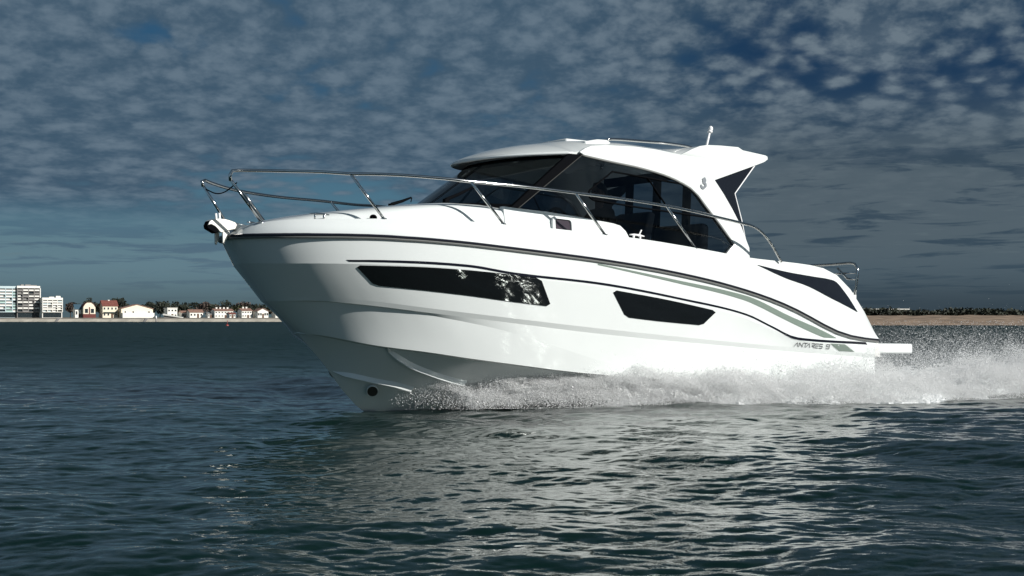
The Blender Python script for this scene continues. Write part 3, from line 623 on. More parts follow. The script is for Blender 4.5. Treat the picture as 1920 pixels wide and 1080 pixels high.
4.179,0.981,2.316],[4.081,0.985,2.312],[3.982,0.989,2.308],[3.883,0.994,2.304],[3.784,0.998,2.297],[3.683,1.003,2.288],[3.582,1.008,2.278],[3.481,1.014,2.265],[
3.379,1.02,2.247],[3.276,1.028,2.223],[3.174,1.036,2.193],[3.072,1.046,2.154],[2.972,1.06,2.087],[2.874,1.08,1.985],[2.776,1.098,1.892],[2.677,1.117,1.797],[
2.578,1.137,1.693],[2.479,1.158,1.585],[2.624,1.172,1.466],[2.667,1.186,1.367],[2.262,1.198,1.381],[2.249,1.169,1.563],[2.276,1.159,1.621],[2.347,1.128,1.796],[
2.467,1.094,1.985],[2.581,1.065,2.142],[2.704,1.038,2.286],[2.024,1.021,2.539],[1.884,1.013,2.594],[1.82,1.007,2.633],[1.821,1.002,2.665],[1.855,1.0,2.676],[
2.22,0.99,2.688],[2.293,0.983,2.716],[2.569,0.976,2.698],[2.776,0.973,2.677],[2.892,0.973,2.649],[3.009,0.977,2.601],[3.183,0.984,2.516],[3.346,0.977,2.521],[
3.538,0.97,2.526],[3.839,0.961,2.519],[4.222,0.952,2.486],[4.446,0.951,2.448],[4.527,0.954,2.412],[4.601,0.959,2.363]],'frame_top':[[1.821,1.002,2.665],[
1.855,1.0,2.676],[2.22,0.99,2.688],[2.293,0.983,2.716],[2.569,0.976,2.698],[2.776,0.973,2.677],[2.892,0.973,2.649],[3.009,0.977,2.601],[3.183,0.984,2.516],[
3.346,0.977,2.521],[3.538,0.97,2.526],[3.839,0.961,2.519],[4.222,0.952,2.486],[4.446,0.951,2.448],[4.527,0.954,2.412],[4.601,0.959,2.363]],'arch':[[4.561,0.964,2.34],[
4.466,0.968,2.333],[4.371,0.973,2.327],[4.275,0.977,2.321],[4.179,0.981,2.316],[4.081,0.985,2.312],[3.982,0.989,2.308],[3.883,0.994,2.304],[3.784,0.998,2.297],[
3.683,1.003,2.288],[3.582,1.008,2.278],[3.481,1.014,2.265],[3.379,1.02,2.247],[3.276,1.028,2.223],[3.174,1.036,2.193],[3.072,1.046,2.154],[2.972,1.06,2.087],[
2.874,1.08,1.985],[2.776,1.098,1.892],[2.677,1.117,1.797],[2.578,1.137,1.693],[2.479,1.158,1.585],[2.624,1.172,1.466]],'black_panel':[[2.704,1.038,2.286],[
2.024,1.021,2.539],[2.388,1.067,2.169],[2.314,1.118,1.866],[2.282,1.156,1.639],[2.276,1.16,1.615],[2.347,1.128,1.796],[2.467,1.094,1.985],[2.581,1.065,2.142]],'panel_edge':[[2.024,1.021,2.539],[
2.384,1.067,2.17],[2.31,1.118,1.867],[2.274,1.157,1.633]],'glass':[[4.561,0.964,2.34],[4.466,0.968,2.333],[4.371,0.973,2.327],[4.275,0.977,2.321],[4.179,0.981,2.316],[
4.081,0.985,2.312],[3.982,0.989,2.308],[3.883,0.994,2.304],[3.784,0.998,2.297],[3.683,1.003,2.288],[3.582,1.008,2.278],[3.481,1.014,2.265],[3.379,1.02,2.247],[
3.276,1.028,2.223],[3.174,1.036,2.193],[3.072,1.046,2.154],[2.972,1.06,2.087],[2.874,1.08,1.985],[2.776,1.098,1.892],[2.677,1.117,1.797],[2.578,1.137,1.693],[
2.479,1.158,1.585],[2.624,1.172,1.466],[2.668,1.176,1.426],[3.105,1.159,1.438],[4.006,1.121,1.482],[4.055,1.102,1.587],[4.122,1.091,1.64],[4.433,1.076,1.666],[
5.074,1.05,1.69],[5.421,1.038,1.687]],'coam':[[5.421,1.038,1.687],[5.074,1.05,1.69],[4.628,1.068,1.675],[4.433,1.076,1.666],[4.222,1.086,1.653],[4.123,1.092,1.637],[
4.055,1.102,1.587],[3.991,1.12,1.488]],'pillar':[[4.561,0.964,2.34],[5.421,1.038,1.687],[5.511,1.035,1.686],[4.735,0.96,2.329]],'slide':[[[3.417,1.028,2.191],[
3.667,1.018,2.2],[4.138,1.0,2.208],[4.167,0.999,2.209],[4.492,1.025,1.972],[4.506,1.03,1.937],[4.498,1.037,1.899],[4.458,1.041,1.879],[3.928,1.062,1.863],[
3.45,1.08,1.858],[2.711,1.107,1.852]],[[3.417,1.028,2.191],[3.161,1.037,2.188]],[[3.675,1.019,2.191],[3.46,1.066,1.941]]],'rail':[[7.25,0.915,1.822],[7.062,1.004,1.834],[
6.798,1.103,1.845],[6.384,1.217,1.851],[6.155,1.264,1.849],[5.592,1.344,1.859],[4.984,1.391,1.863],[4.398,1.411,1.865],[3.774,1.419,1.857],[3.339,1.42,1.838],[
3.033,1.42,1.818],[2.658,1.419,1.791],[2.443,1.417,1.768],[2.291,1.414,1.708],[2.143,1.412,1.597],[1.971,1.408,1.42]],'rail_far':[[8.278,0.06,1.697],[8.088,0.06,1.677],[
7.524,-0.745,1.759],[6.983,-1.037,1.786],[6.399,-1.214,1.823],[5.91,-1.304,1.838]],'rail_up':[[[6.637,0.715,0.257],[6.586,0.732,0.235],[6.529,0.738,0.21],[
6.467,0.738,0.181],[6.404,0.737,0.151],[6.343,0.739,0.125],[6.284,0.744,0.103],[6.224,0.748,0.083],[6.164,0.753,0.065],[6.105,0.758,0.048],[6.045,0.764,0.033],[
5.985,0.769,0.018],[5.924,0.773,0.005],[5.862,0.778,-0.007],[5.801,0.783,-0.018],[5.739,0.787,-0.029]],[[6.658,0.702,0.261],[6.6,0.705,0.223],[6.536,0.7,0.186],[
6.473,0.697,0.153],[6.411,0.695,0.122],[6.351,0.696,0.096],[6.293,0.702,0.074],[6.235,0.707,0.056],[6.177,0.713,0.04],[6.119,0.718,0.023],[6.059,0.722,0.006],[
5.999,0.726,-0.01],[5.937,0.727,-0.024],[5.876,0.73,-0.037],[5.816,0.734,-0.047],[5.756,0.739,-0.057]]],'rail_low':[[[6.86,0.03,0.012],[6.83,0.088,0.01],[
6.798,0.143,0.007],[6.765,0.195,0.004],[6.729,0.243,-0.001],[6.689,0.282,-0.009],[6.645,0.316,-0.019],[6.599,0.347,-0.03],[6.554,0.378,-0.04],[6.507,0.407,-0.047],[
6.457,0.43,-0.055],[6.406,0.453,-0.063],[6.353,0.473,-0.072],[6.3,0.492,-0.083],[6.241,0.503,-0.095],[6.181,0.513,-0.107]],[[6.846,0.047,0.006],[6.815,0.094,-0.003],[
6.782,0.139,-0.012],[6.749,0.181,-0.021],[6.714,0.221,-0.03],[6.674,0.253,-0.039],[6.634,0.284,-0.049],[6.593,0.313,-0.059],[6.551,0.342,-0.068],[6.508,0.368,-0.076],[
6.462,0.389,-0.083],[6.415,0.409,-0.091],[6.367,0.427,-0.101],[6.317,0.442,-0.114],[6.262,0.451,-0.128],[6.205,0.457,-0.141]]],'thruster':[[6.479,0.276,-0.16],[
6.472,0.262,-0.174],[6.469,0.246,-0.187],[6.471,0.23,-0.197],[6.478,0.216,-0.204],[6.488,0.205,-0.207],[6.501,0.199,-0.206],[6.516,0.197,-0.2],[6.529,0.198,-0.19],[
6.54,0.203,-0.178],[6.549,0.213,-0.164],[6.555,0.226,-0.15],[6.558,0.241,-0.137],[6.556,0.258,-0.126],[6.55,0.273,-0.119],[6.541,0.286,-0.116],[6.53,0.295,-0.118],[
6.516,0.298,-0.124],[6.502,0.295,-0.133],[6.489,0.288,-0.146]],'cleats':[[7.384,0.5,1.455],[7.287,0.5,1.43]]}
BOAT_LOC = (3.68563, 16.91915, 0.0)
boat = empty('motorboat', BOAT_LOC, (0, -TRIM, pi + HEAD))
tag(boat, 'white cabin motorboat speeding bow up with tinted wheelhouse windows and steel bow rails', 'motorboat')
RB = Matrix.Translation(BOAT_LOC) @ Matrix.Rotation(pi + HEAD, 4, 'Z') @ Matrix.Rotation(-TRIM, 4, 'Y')
RBI = RB.inverted()


def Ys(x, z):
    return 1.22 - .035 * max(0, x - 2) - .16 * (z - 1.3)


rows = {k: [tuple(p) for p in D['row_' + k]] for k in 'SCKkMXG'}
N = len(rows['S'])
for i, p in enumerate(rows['M']):        # the soft crease dies out amidships
    w = min(1, max(0, (5.7 - p[0]) / 1.5))
    w = w * w * (3 - 2 * w)
    k_, x_ = rows['k'][i], rows['X'][i]
    f = (p[2] - k_[2]) / min(-1e-3, x_[2] - k_[2])
    rows['M'][i] = (p[0] * (1 - w) + w * (k_[0] * (1 - f) + x_[0] * f), p[1] * (1 - w) + w * (k_[1] * (1 - f) + x_[1] * f), p[2])
rows['x'] = [(p[0], max(0.0, p[1] - .095 * min(1, max(0, p[1]) / .5)), p[2] - .008) for p in rows['X']]
KX = [-.2, 0, 3, 5, 6, 6.3, 6.524, 6.715, 6.936, 7.151, 7.24]
KZ = [-.5, -.5, -.6, -.62, -.53, -.46, -.342, -.171, .085, .284, .385]
rows['B'] = [(p[0], 0.0, float(np.interp(p[0], KX, KZ))) for p in rows['X']]


def between(a, b, n):
    A = np.array(a)
    B = np.array(b)
    return [(A * (1 - t) + B * t).tolist() for t in np.linspace(0, 1, n)]


hull = MB()
for a, b, n in (('S', 'C', 5), ('C', 'K', 5), ('K', 'k', 2), ('k', 'M', 4), ('M', 'X', 6), ('X', 'x', 2), ('x', 'B', 8)):
    rr = between(rows[a], rows[b], n)
    if a == 'M':                       # hollow flare above the chine
        A = np.array(rr)
        for i, t in enumerate(np.linspace(0, 1, n)):
            s = np.linspace(0, 1, N)
            A[i, :, 1] -= .05 * 4 * t * (1 - t) * np.clip(np.minimum(1, s * 9) * (1 - s * 2.0), 0, 1)
        rr = A.tolist()
    hull.grid(rr)
    hull.grid([mirror(r) for r in rr], flip=True)
o_hull = hull.build('hull', M_gel, boat, smooth=True, angle=50)

# topside moulding above the rub rail
def g_rows(n=6):
    A = np.array(rows['S'])
    B = np.array(rows['G'])
    out = []
    for t in np.linspace(0, 1, n):
        P = A * (1 - t) + B * t
        P[:, 1] += .025 * sin(pi * t) * np.clip(np.linspace(0, 1, N) * 8, 0, 1)
        out.append(P.tolist())
    return out


gr = g_rows()
bul = MB()
bul.grid(gr)
bul.grid([mirror(r) for r in gr], flip=True)
Gr = rows['G']
inn = [(p[0], max(0.0, p[1] - .05), p[2] - .004) for p in Gr]
low = [(p[0], max(0.0, p[1] - .06), p[2] - .07) for p in Gr]
for r_ in ([Gr, inn], [inn, low]):
    bul.grid(r_)
    bul.grid([mirror(q) for q in r_], flip=True)
bul.build('bulwark', M_gel, boat, smooth=True, angle=45)

# foredeck and side decks
deck = MB()
dk = [p for p in low if p[0] > 2.1]
rr = []
for t in np.linspace(1, -1, 13):
    rr.append([(p[0], p[1] * t, p[2] + .03 * (1 - t * t)) for p in dk])
deck.grid(rr)
deck.build('deck', M_gel, boat, smooth=True)

# cockpit well
ck = MB()
wl = [p for p in low if p[0] <= 2.2]
wb = [(p[0], p[1] - .02, .52) for p in wl]
ck.grid([wl, wb])
ck.grid([mirror(wl), mirror(wb)], flip=True)
ck.grid([wb, mirror(wb)])
ck.build('cockpit', M_gel, boat, smooth=True, angle=30)
# transom
tr = MB()
e = [rows[k][-1] for k in 'SCKkMXxB']
tp = [(p[0] - .0, p[1], p[2]) for p in e]
tr.poly(tp + mirror(tp)[::-1])
# bulkhead across the stern up to the rail cap
capz = 1.18
tr.box((.42, 0, .85), (.12, 2.40, .66))
tr.build('transom', M_gel, boat, bevel=.02)

# rub rail: black upper bead with grey insert under it
S_ = rows['S']


def sweep(row, prof, mb):
    """extrude a small (outward, up) profile along a hull row, both sides"""
    P = [Vector(p) for p in row]
    for side in (1, -1):
        lines = []
        for (ou, uu) in prof:
            ln = []
            for i, p in enumerate(P):
                d = (P[min(i + 1, N - 1)] - P[max(i - 1, 0)])
                d.z = 0
                d.normalize()
                nrm = Vector((-d.y, d.x, 0))
                if nrm.y < 0 or (abs(nrm.y) < 1e-4 and nrm.x < 0):
                    nrm = -nrm
                if i == 0:
                    nrm = Vector((1, 0, 0))
                q = p + nrm * ou + Vector((0, 0, uu))
                ln.append((q.x, q.y * side, q.z))
            lines.append(ln)
        mb.grid(lines, flip=side < 0)


rub = MB()
sweep(S_, [(-.01, .013), (.020, .014), (.030, .008), (.030, -.006), (.02, -.012), (-.01, -.012)], rub)
rub.build('rub_rail', M_navy, boat, smooth=True, angle=50)
rub = MB()
half_ = [i for i in range(N)]
sweep(S_, [(-.01, -.0125), (.018, -.0125), (.022, -.02), (.016, -.030), (-.01, -.031)], rub)
rub.build('rub_strip', M_greyrub, boat, smooth=True, angle=50)


BV = BVHTree.FromPolygons([Vector(v) for v in hull.v] + [Vector(v) for v in bul.v], [tuple(f) for f in hull.f] + [tuple(i + len(hull.v) for i in f) for f in bul.f])


def on_hull(p, sd, off):
    """drop a point square-on to the outer skin and stand it off by a little"""
    hit, nrm, _, _ = BV.ray_cast(Vector((p[0], 2.5 * sd, p[2])), Vector((0, -sd, 0)))
    if hit is None:
        return Vector((p[0], p[1] * sd, p[2]))
    if nrm.y * sd < 0:
        nrm = -nrm
    return hit + nrm * off


def decal(name, key, mat, off=.004, nv=5, corner=0.0, edge=.0, label=None):
    top, bot = [np.array(q) for q in D[key]]
    n = len(top)
    for sd in (1, -1):
        L = []
        for v in np.linspace(0, 1, nv):
            ln = []
            for i in range(n):
                u = i / (n - 1)
                lo = 0
                w = min(u, 1 - u)
                if w < corner:
                    k = (corner - w) / corner
                    lo = .10 * (1 - sqrt(max(0, 1 - k * k)))
                vv = lo + (1 - 2 * lo) * v
                ln.append(on_hull(top[i] * (1 - vv) + bot[i] * vv, sd, off))
            L.append(ln)
        mb = MB()
        mb.grid(L)
        if edge:          # returned edge so that it reads as a fitted panel
            rim = L[0] + [r[-1] for r in L[1:]] + L[-1][::-1][1:] + [r[0] for r in L[::-1][1:-1]]
            inner_ = [on_hull((p.x, abs(p.y), p.z), sd, -edge) for p in rim]
            mb.grid([rim, inner_], closed_u=True)
        mb.build(name, mat, boat, smooth=True, angle=50, label=label)


decal('stripe', 'stripe', M_navy, .004, 3)
decal('hull_window', 'win_front', M_blackgloss, .007, 7, .035, .004, 'long glossy black window forward in the hull')
decal('hull_window', 'win_rear', M_blackgloss, .007, 7, .05, .004, 'shorter black window aft in the hull')
decal('swoosh_stripe', 'band', M_sage, .0045, 4)
decal('stripe_foot', 'band_foot', M_sage, .0045, 4)
decal('side_panel', 'tri', M_blackmatt, .006, 6)
for key, out_ in (('rail_up', .04), ('rail_low', .036)):
    top, bot = [np.array(q) for q in D[key]]
    n = len(top)
    for sd in (1, -1):
        mb = MB()
        ln = []
        for f, o_ in ((0, .001), (.75, out_), (1.0, out_), (1.25, .001)):
            r_ = []
            for i in range(n):
                tp_ = min(1, i / (2.5 if sd > 0 else 7))
                r_.append(on_hull(top[i] * (1 - f) + bot[i] * f, sd, .001 + (o_ - .001) * tp_))
            ln.append(r_)
        mb.grid(ln)
        mb.build('spray_rail', M_gel, boat, smooth=True, angle=25)


def hull_strokes(strokes, w, off, mb, sd=1):
    for s in strokes:
        P = [Vector(p) for p in s]
        for a, b in zip(P[:-1], P[1:]):
            d = (b - a).normalized()
            nrm = Vector((0, 1, .04)).normalized()
            t = d.cross(nrm).normalized() * w
            ex = d * w * .8
            q = [a - ex + t, b + ex + t, b + ex - t, a - ex - t]
            mb.poly([on_hull(p, sd, off) for p in q])


tx = MB()
hull_strokes(D['text'][:-1], .0034, .005, tx)
tx.build('lettering', M_navy, boat, label='dark thin lettering reading ANTARES')
tx = MB()
hull_strokes(D['text'][-1:], .0034, .005, tx)
tx.build('numeral', M_navy, boat, label='dark thin numeral 9 after the lettering')

# bow thruster tunnel mouth
th_ = D['thruster']
c_ = np.mean(np.array(th_), axis=0)
nb = Vector((.25, .72, -.64)).normalized()
tm = MB()
tm.grid([[Vector(c_) + (Vector(p) - Vector(c_)) * 1.3 + nb * .010 for p in th_], [Vector(c_) + (Vector(p) - Vector(c_)) * 1.25 + nb * .022 for p in th_], [Vector(c_) + (Vector(p) - Vector(c_)) * 1.1 + nb * .018 for p in th_]], closed_u=True)
tm.build('thruster_ring', M_gel, boat, smooth=True)
tm = MB()
tm.poly([Vector(c_) + (Vector(p) - Vector(c_)) * 1.12 + nb * .014 for p in th_])
tm.build('thruster_tunnel', M_tunnel, boat)

# swim platform
pf = MB()
pf.prism([(.10, 1.3, .585), (.10, 1.22, .585), (.02, 1.27, .585), (-.67, 1.27, .610), (-.74, 1.19, .612), (-.74, -1.19, .612), (-.67, -1.27, .610), (.02, -1.27, .585), (.10, -1.22, .585), (.10, -1.3, .585)][1:-1], (0, 0, -.13))
pf.build('swim_platform', M_gel, boat, bevel=.03, seg=3)
for sd in (1, -1):
    br = MB()
    br.prism([(.20, 1.315 * sd, .59), (.05, 1.30 * sd, .59), (-.03, 1.27 * sd, .45), (-.03, 1.27 * sd, .42), (.12, 1.30 * sd, .42)], (0, -.12 * sd, 0))
    br.build('platform_bracket', M_gel_in, boat, bevel=.01)

# coachroof
cxs = [2.6, 4.0, 5.0, 5.42, 5.8, 6.12, 6.4, 6.66, 6.92, 7.17, 7.37, 7.5, 7.62, 7.70]
cw = [1.17, 1.11, 1.05, 1.035, 1.04, 1.02, .98, .93, .85, .75, .64, .54, .38, .16]
cz = [1.48, 1.66, 1.69, 1.69, 1.70, 1.683, 1.645, 1.602, 1.553, 1.507, 1.466, 1.432, 1.40, 1.37]
cr = MB()
SX = [x for x in np.r_[np.linspace(5.36, 7.5, 36), np.linspace(7.53, 7.70, 8)]]
L = []
for x in SX:
    w = np.interp(x, cxs, cw)
    z = np.interp(x, cxs, cz)
    zb = z - .34 if x < 7.0 else z - .34 + .2 * (x - 7) / .7
    ln = []
    for t in np.linspace(0, 1, 25):
        a = pi * t
        e_ = .22
        cy = np.sign(cos(a)) * abs(cos(a)) ** e_
        sz = abs(sin(a)) ** e_
        cut = 1.0
        ln.append((x, (w + .07 * (1 - sz)) * cy, zb + (z + .0 - zb) * sz + .02 * (1 - cy * cy)))
    L.append(ln)
cr.grid(L)
cr.build('coachroof', M_gel, boat, smooth=True, angle=70)

# cabin side below the glass
co = D['coam']
for sd in (1, -1):
    mb = MB()
    top = [(p[0], p[1], p[2]) for p in co]
    poly = [(5.6, Ys(5.5, 1.69) - .01, 1.69)] + top + [(3.98, Ys(3.98, 1.4) + .004, 1.36), (5.6, Ys(5.6, 1.36) + .03, 1.36)]
    mb.prism([(p[0], (p[1] + .012) * sd, p[2]) for p in poly], (0, -.06 * sd, 0))
    mb.build('cabin_side', M_gel, boat, bevel=.012, seg=3)
    # opening port with raised rim
    def rr2(x0, x1, z0, z1, r, n=5):
        out = []
        for cx_, cz_, a0 in ((x1 - r, z1 - r, 0), (x0 + r, z1 - r, 90), (x0 + r, z0 + r, 180), (x1 - r, z0 + r, 270)):
            for k in range(n + 1):
                a = radians(a0 + 90 * k / n)
                out.append((cx_ + r * cos(a), cz_ + r * sin(a)))
        return out
    sl = -.018
    ring_o = rr2(4.765, 5.03, 1.49, 1.652, .045)
    ring_i = rr2(4.795, 5.00, 1.49, 1.628, .03)
    P3 = lambda q, o_: (q[0], (Ys(q[0], q[1]) + .022 + o_) * sd, q[1] - (q[0] - 4.9) * sl * -1 * 0)
    mb = MB()
    mb.grid([[P3(q, -.01) for q in ring_o], [P3(q, .022) for q in ring_o], [P3(q, .022) for q in ring_i], [P3(q, .0) for q in ring_i]], closed_u=True)
    pr = mb.build('porthole', M_gel, boat, smooth=True, angle=40)
    mb = MB()
    mb.poly([P3(q, .004) for q in rr2(4.79, 5.005, 1.485, 1.633, .03)])
    mb.build('pane', M_portglass, pr)

# wheelhouse side frames with the arch and the roof wing
def sided(name, key, depth, mat, off=0.0, bev=.012, seg=3):
    for sd in (1, -1):
        mb = MB()
        mb.prism([(p[0], (p[1] + off) * sd, p[2]) for p in D[key]], (0, -depth * sd, 0))
        o = mb.build(name, mat, boat, bevel=bev, seg=seg)
    return o


sided('wheelhouse_frame', 'side_frame', .075, M_gel, .012, .012, 3)
sided('black_panel', 'black_panel', .03, M_blackmatt, -.012, .004, 2)
for sd in (1, -1):
    mb = MB()
    mb.tube([(p[0], (p[1] - .015) * sd, p[2]) for p in D['panel_edge']], .008, 6)
    mb.build('panel_edge', M_white, boat, smooth=True)
    # side glazing
    mb = MB()
    gl = D['glass']
    mb.poly([(p[0], (p[1] - .012) * sd, p[2]) for p in gl])
    mb.build('side_window', M_glass, boat, tri=True)
    mb = MB()
    mb.tube([(p[0] + .004, (p[1] + .004) * sd, p[2] - .008) for p in spline(D['arch'], 60)], .009, 6)
    mb.build('window_trim', M_greyrub, boat, smooth=True)
    mb = MB()
    q = D['pillar']
    mb.prism([(p[0], (p[1] + .004) * sd, p[2]) for p in q], (0, -.05 * sd, 0))
    mb.build('windscreen_pillar', M_black, boat, bevel=.006)
    mb = MB()
    for ln in D['slide']:
        mb.tube([(p[0], (p[1] - .006) * sd, p[2]) for p in ln], .0095, 8)
    mb.build('sliding_frame', M_black, boat, smooth=True)
    mb = MB()       # pale joint line at the pillar
    a, b = D['pillar'][0], D['pillar'][1]
    mb.tube([(a[0], (a[1] + .006) * sd, a[2]), (b[0], (b[1] + .006) * sd, b[2])], .0035, 6)
    mb.build('pillar_seal', M_seal, boat)
    # silver emblem
    mb = MB()
    lg = D['logo']
    if sd > 0:
        mb.prism([(p[0], (p[1] + .019) * sd, p[2]) for p in lg], (0, -.01 * sd, 0))
        mb.build('emblem', M_silver, boat, label='small silver seahorse emblem on the arch')

# windscreen: wraps across the front
W0 = (5.421, 1.034, 1.687)
W1 = (4.575, .955, 2.335)
WB0, WB1, WD0, WD1 = .42, .52, .03, -.05


def wpt(v, t):
    b = 1 - abs(v) ** 2.4
    p0 = Vector((W0[0] + WB0 * b, W0[1] * v, W0[2] + WD0 * (1 - v * v)))
    p1 = Vector((W1[0] + WB1 * b, W1[1] * v, W1[2] + WD1 * (1 - v * v)))
    return p0.lerp(p1, t)


ws = MB()
ws.grid([[wpt(v, t) for v in np.linspace(.99, -.99, 41)] for t in np.linspace(0, 1, 9)])
ws.build('windscreen', M_glassw, boat, smooth=True)
fr = MB()
def wstrip(v0, v1, t0, t1, off=.006, nv=40, nt=2):
    fr.grid([[wpt(v, t) + Vector((.5, 0, .86)) * off for v in np.linspace(v0, v1, nv)] for t in np.linspace(t0, t1, nt)])
wstrip(.995, -.995, -.02, .055)
wstrip(.995, -.995, .93, 1.0)
wstrip(.012, -.012, 0, 1, nv=3, nt=9)
wstrip(.995, .94, 0, 1, nv=4, nt=9)
wstrip(-.94, -.995, 0, 1, nv=4, nt=9)
fr.build('windscreen_border', M_black, boat, smooth=True)

# roof
VC, VB, VDZ = (4.68, .957, 2.342), .65, -.07
ft = [p for p in D['frame_top']]
fx = [p[0] for p in ft] + [4.68]
fy = [p[1] for p in ft] + [.957]
fz = [p[2] for p in ft] + [2.355]
crx = [1.82, 2.2, 2.65, 2.9, 3.25, 3.9, 4.165, 4.4, 4.59, 4.8, 5.0, 5.16, 5.25, 5.33]
crz = [2.69, 2.72, 2.685, 2.655, 2.645, 2.625, 2.60, 2.57, 2.535, 2.49, 2.435, 2.375, 2.34, 2.295]


def roof_edge(x):
    if x <= 4.68:
        return np.interp(x, fx, fy) - .02, np.interp(x, fx, fz)
    b = min(1, (x - 4.68) / VB)
    v = max(0.0, 1 - b) ** (1 / 2.4)
    return .957 * v, VC[2] + VDZ * (1 - v * v) + .02


def roof_surface(x, v):
    w, ze = roof_edge(x)
    zc = max(ze + .003, np.interp(x, crx, crz))
    av = abs(v)
    return (x, w * v, zc - (zc - ze) * (av ** (3.2 if x < 4.5 else 2.4)))


RX = np.r_[np.linspace(1.82, 4.68, 60), 4.68 + VB * (1 - np.linspace(1, 0.0, 26)[1:] ** 1.9)]
vs = np.sin(np.linspace(-pi / 2, pi / 2, 33))
rf = MB()
topg = [[roof_surface(x, v) for v in vs] for x in RX]
rf.grid(topg)
botg = []
for r_ in topg:
    ln = []
    for (x, y, z), v in zip(r_, vs):
        ze = roof_edge(x)[1]
        th = .055 if x < 4.6 else .045
        zz = z - th if x < 4.5 else min(z - .035, ze - .022 - .0 * th)
        ln.append((x - (.0 if x < 4.68 else .02 * (1 - abs(v))), y * .995, zz))
    botg.append(ln)
rf.grid(botg, flip=True)
for j in (0, -1):
    rf.grid([[r_[j] for r_ in topg], [r_[j] for r_ in botg]], flip=j == 0)
for i in (0, -1):
    rf.grid([topg[i], botg[i]], flip=i == -1)
roof = rf.build('roof', M_gel, boat, smooth=True, angle=60)
mb = MB()       # visor lip
lip = []
for v in np.linspace(1, -1, 61):
    b = 1 - abs(v) ** 2.4
    lip.append((VC[0] + VB * b, VC[1] * v, VC[2] + VDZ * (1 - v * v)))
mb.tube(lip, .016, 8)
mb.build('visor_lip', M_gel, roof, smooth=True)
hat = MB()
hat.prism([(4.28, .34, 2.62), (3.72, .36, 2.645), (3.72, -.36, 2.645), (4.28, -.34, 2.62)], (0, 0, -.05))
hat.build('roof_hatch', M_gel, roof, bevel=.02)
for sd in (1, -1):
    mb = MB()
    mb.prism([(4.40, .80 * sd, 2.52), (4.22, .80 * sd, 2.566), (4.09, .80 * sd, 2.576), (4.035, .80 * sd, 2.556), (4.03, .80 * sd, 2.48), (4.36, .80 * sd, 2.46)], (0, -.12 * sd, 0))
    mb.build('rail_pad', M_gel, roof, bevel=.03, seg=3)
    rr = [(4.07, .75 * sd, 2.575), (4.0, .75 * sd, 2.60), (3.574, .75 * sd, 2.637), (3.175, .75 * sd, 2.666), (2.9, .75 * sd, 2.675), (2.80, .75 * sd, 2.67)]
    mb = MB()
    mb.tube(spline(rr, 30), .016, 8)
    mb.tube([(2.80, .75 * sd, 2.675), (2.83, .75 * sd, 2.55)], .018, 8)
    mb.build('roof_rail', M_steel, roof, smooth=True)
mb = MB()
mb.tube([(2.23, .4, 2.70), (2.178, .4, 2.90), (2.155, .4, 2.985)], [.016, .014, .012], 8)
mast = mb.build('light_mast', M_white, roof, smooth=True)
mb = MB()
mb.ball((2.145, .4, 3.015), (.028, .028, .034))
mb.tube([(2.157, .4, 2.97), (2.152, .4, 2.99)], .03, 10)
mb.build('mast_lamp', M_white, mast, smooth=True)

# wheelhouse inside
ins = MB()
ins.box((3.7, 0, .72), (3.6, 2.15, .04))
ins.build('cabin_floor', M_dark, boat)
mb = MB()
mb.prism([(5.75, -.85, 1.70), (5.3, -.95, 1.66), (4.75, -.97, 1.62), (4.55, -.97, 1.50), (4.55, -.97, .75), (5.75, -.85, .75)], (0, 1.8, 0))
mb.build('dashboard', M_dark, boat, bevel=.04, seg=3)
for sd in (1, -1):
    mb = MB()
    mb.prism([(5.5, 1.0 * sd, 1.62), (2.5, 1.12 * sd, 1.42), (2.5, 1.12 * sd, .74), (5.5, 1.0 * sd, .74)], (0, -.03 * sd, 0))
    mb.build('cabin_lining', M_dark, boat)
mb = MB()
for y, w in ((-.45, .08), (.03, .08), (.53, .08)):
    mb.box((2.62, y, 1.6), (.06, w, 1.75))
mb.box((2.62, 0, 2.42), (.06, 1.8, .10))
mb.box((2.62, 0, .95), (.06, 2.1, .45))
mb.build('aft_bulkhead', M_black, boat)


def seat(x, y, z, w, parent, name='helm_seat'):
    mb = MB()
    mb.box((x, y, z), (.46, w, .14))
    o = mb.build(name, M_seat, parent, bevel=.04, seg=3)
    mb = MB()
    mb.prism([(x - .22, y - w / 2, z + .02), (x - .34, y - w / 2, z + .58), (x - .24, y - w / 2, z + .60), (x - .10, y - w / 2, z + .05)], (0, w, 0))
    mb.build('backrest', M_seat, o, bevel=.035, seg=3)
    mb = MB()
    mb.box((x - .05, y, (z + .70) / 2), (.3, w * .7, z - .78))
    mb.build('seat_base', M_dark, o)


seat(3.18, -.42, 1.36, .55, boat)
seat(3.6, .45, 1.30, .55, boat, 'passenger_seat')
mb = MB()
mb.box((2.95, .62, 1.2), (.5, .8, .5))
mb.box((2.78, .62, 1.55), (.14, .8, .5))
mb.build('saloon_bench', M_seat, boat, bevel=.06, seg=3)
wh = MB()
cW = Vector((3.72, -.42, 1.78))
ax1, ax2 = Vector((.35, 0, .94)).normalized(), Vector((0, 1, 0))
ringp = [cW + (ax1 * cos(a) + ax2 * sin(a)) * .19 for a in np.linspace(0, 2 * pi, 29)]
wh.tube(ringp, .016, 8)
for a in (0, 2.1, 4.2):
    wh.tube([cW, cW + (ax1 * cos(a) + ax2 * sin(a)) * .19], .012, 6)
wh.tube([cW, (4.1, -.42, 1.62)], .03, 8)
wh.box((4.3, -.42, 1.6), (.6, .7, .12))
wh.build('steering_wheel', M_black, boat, smooth=True, angle=40)

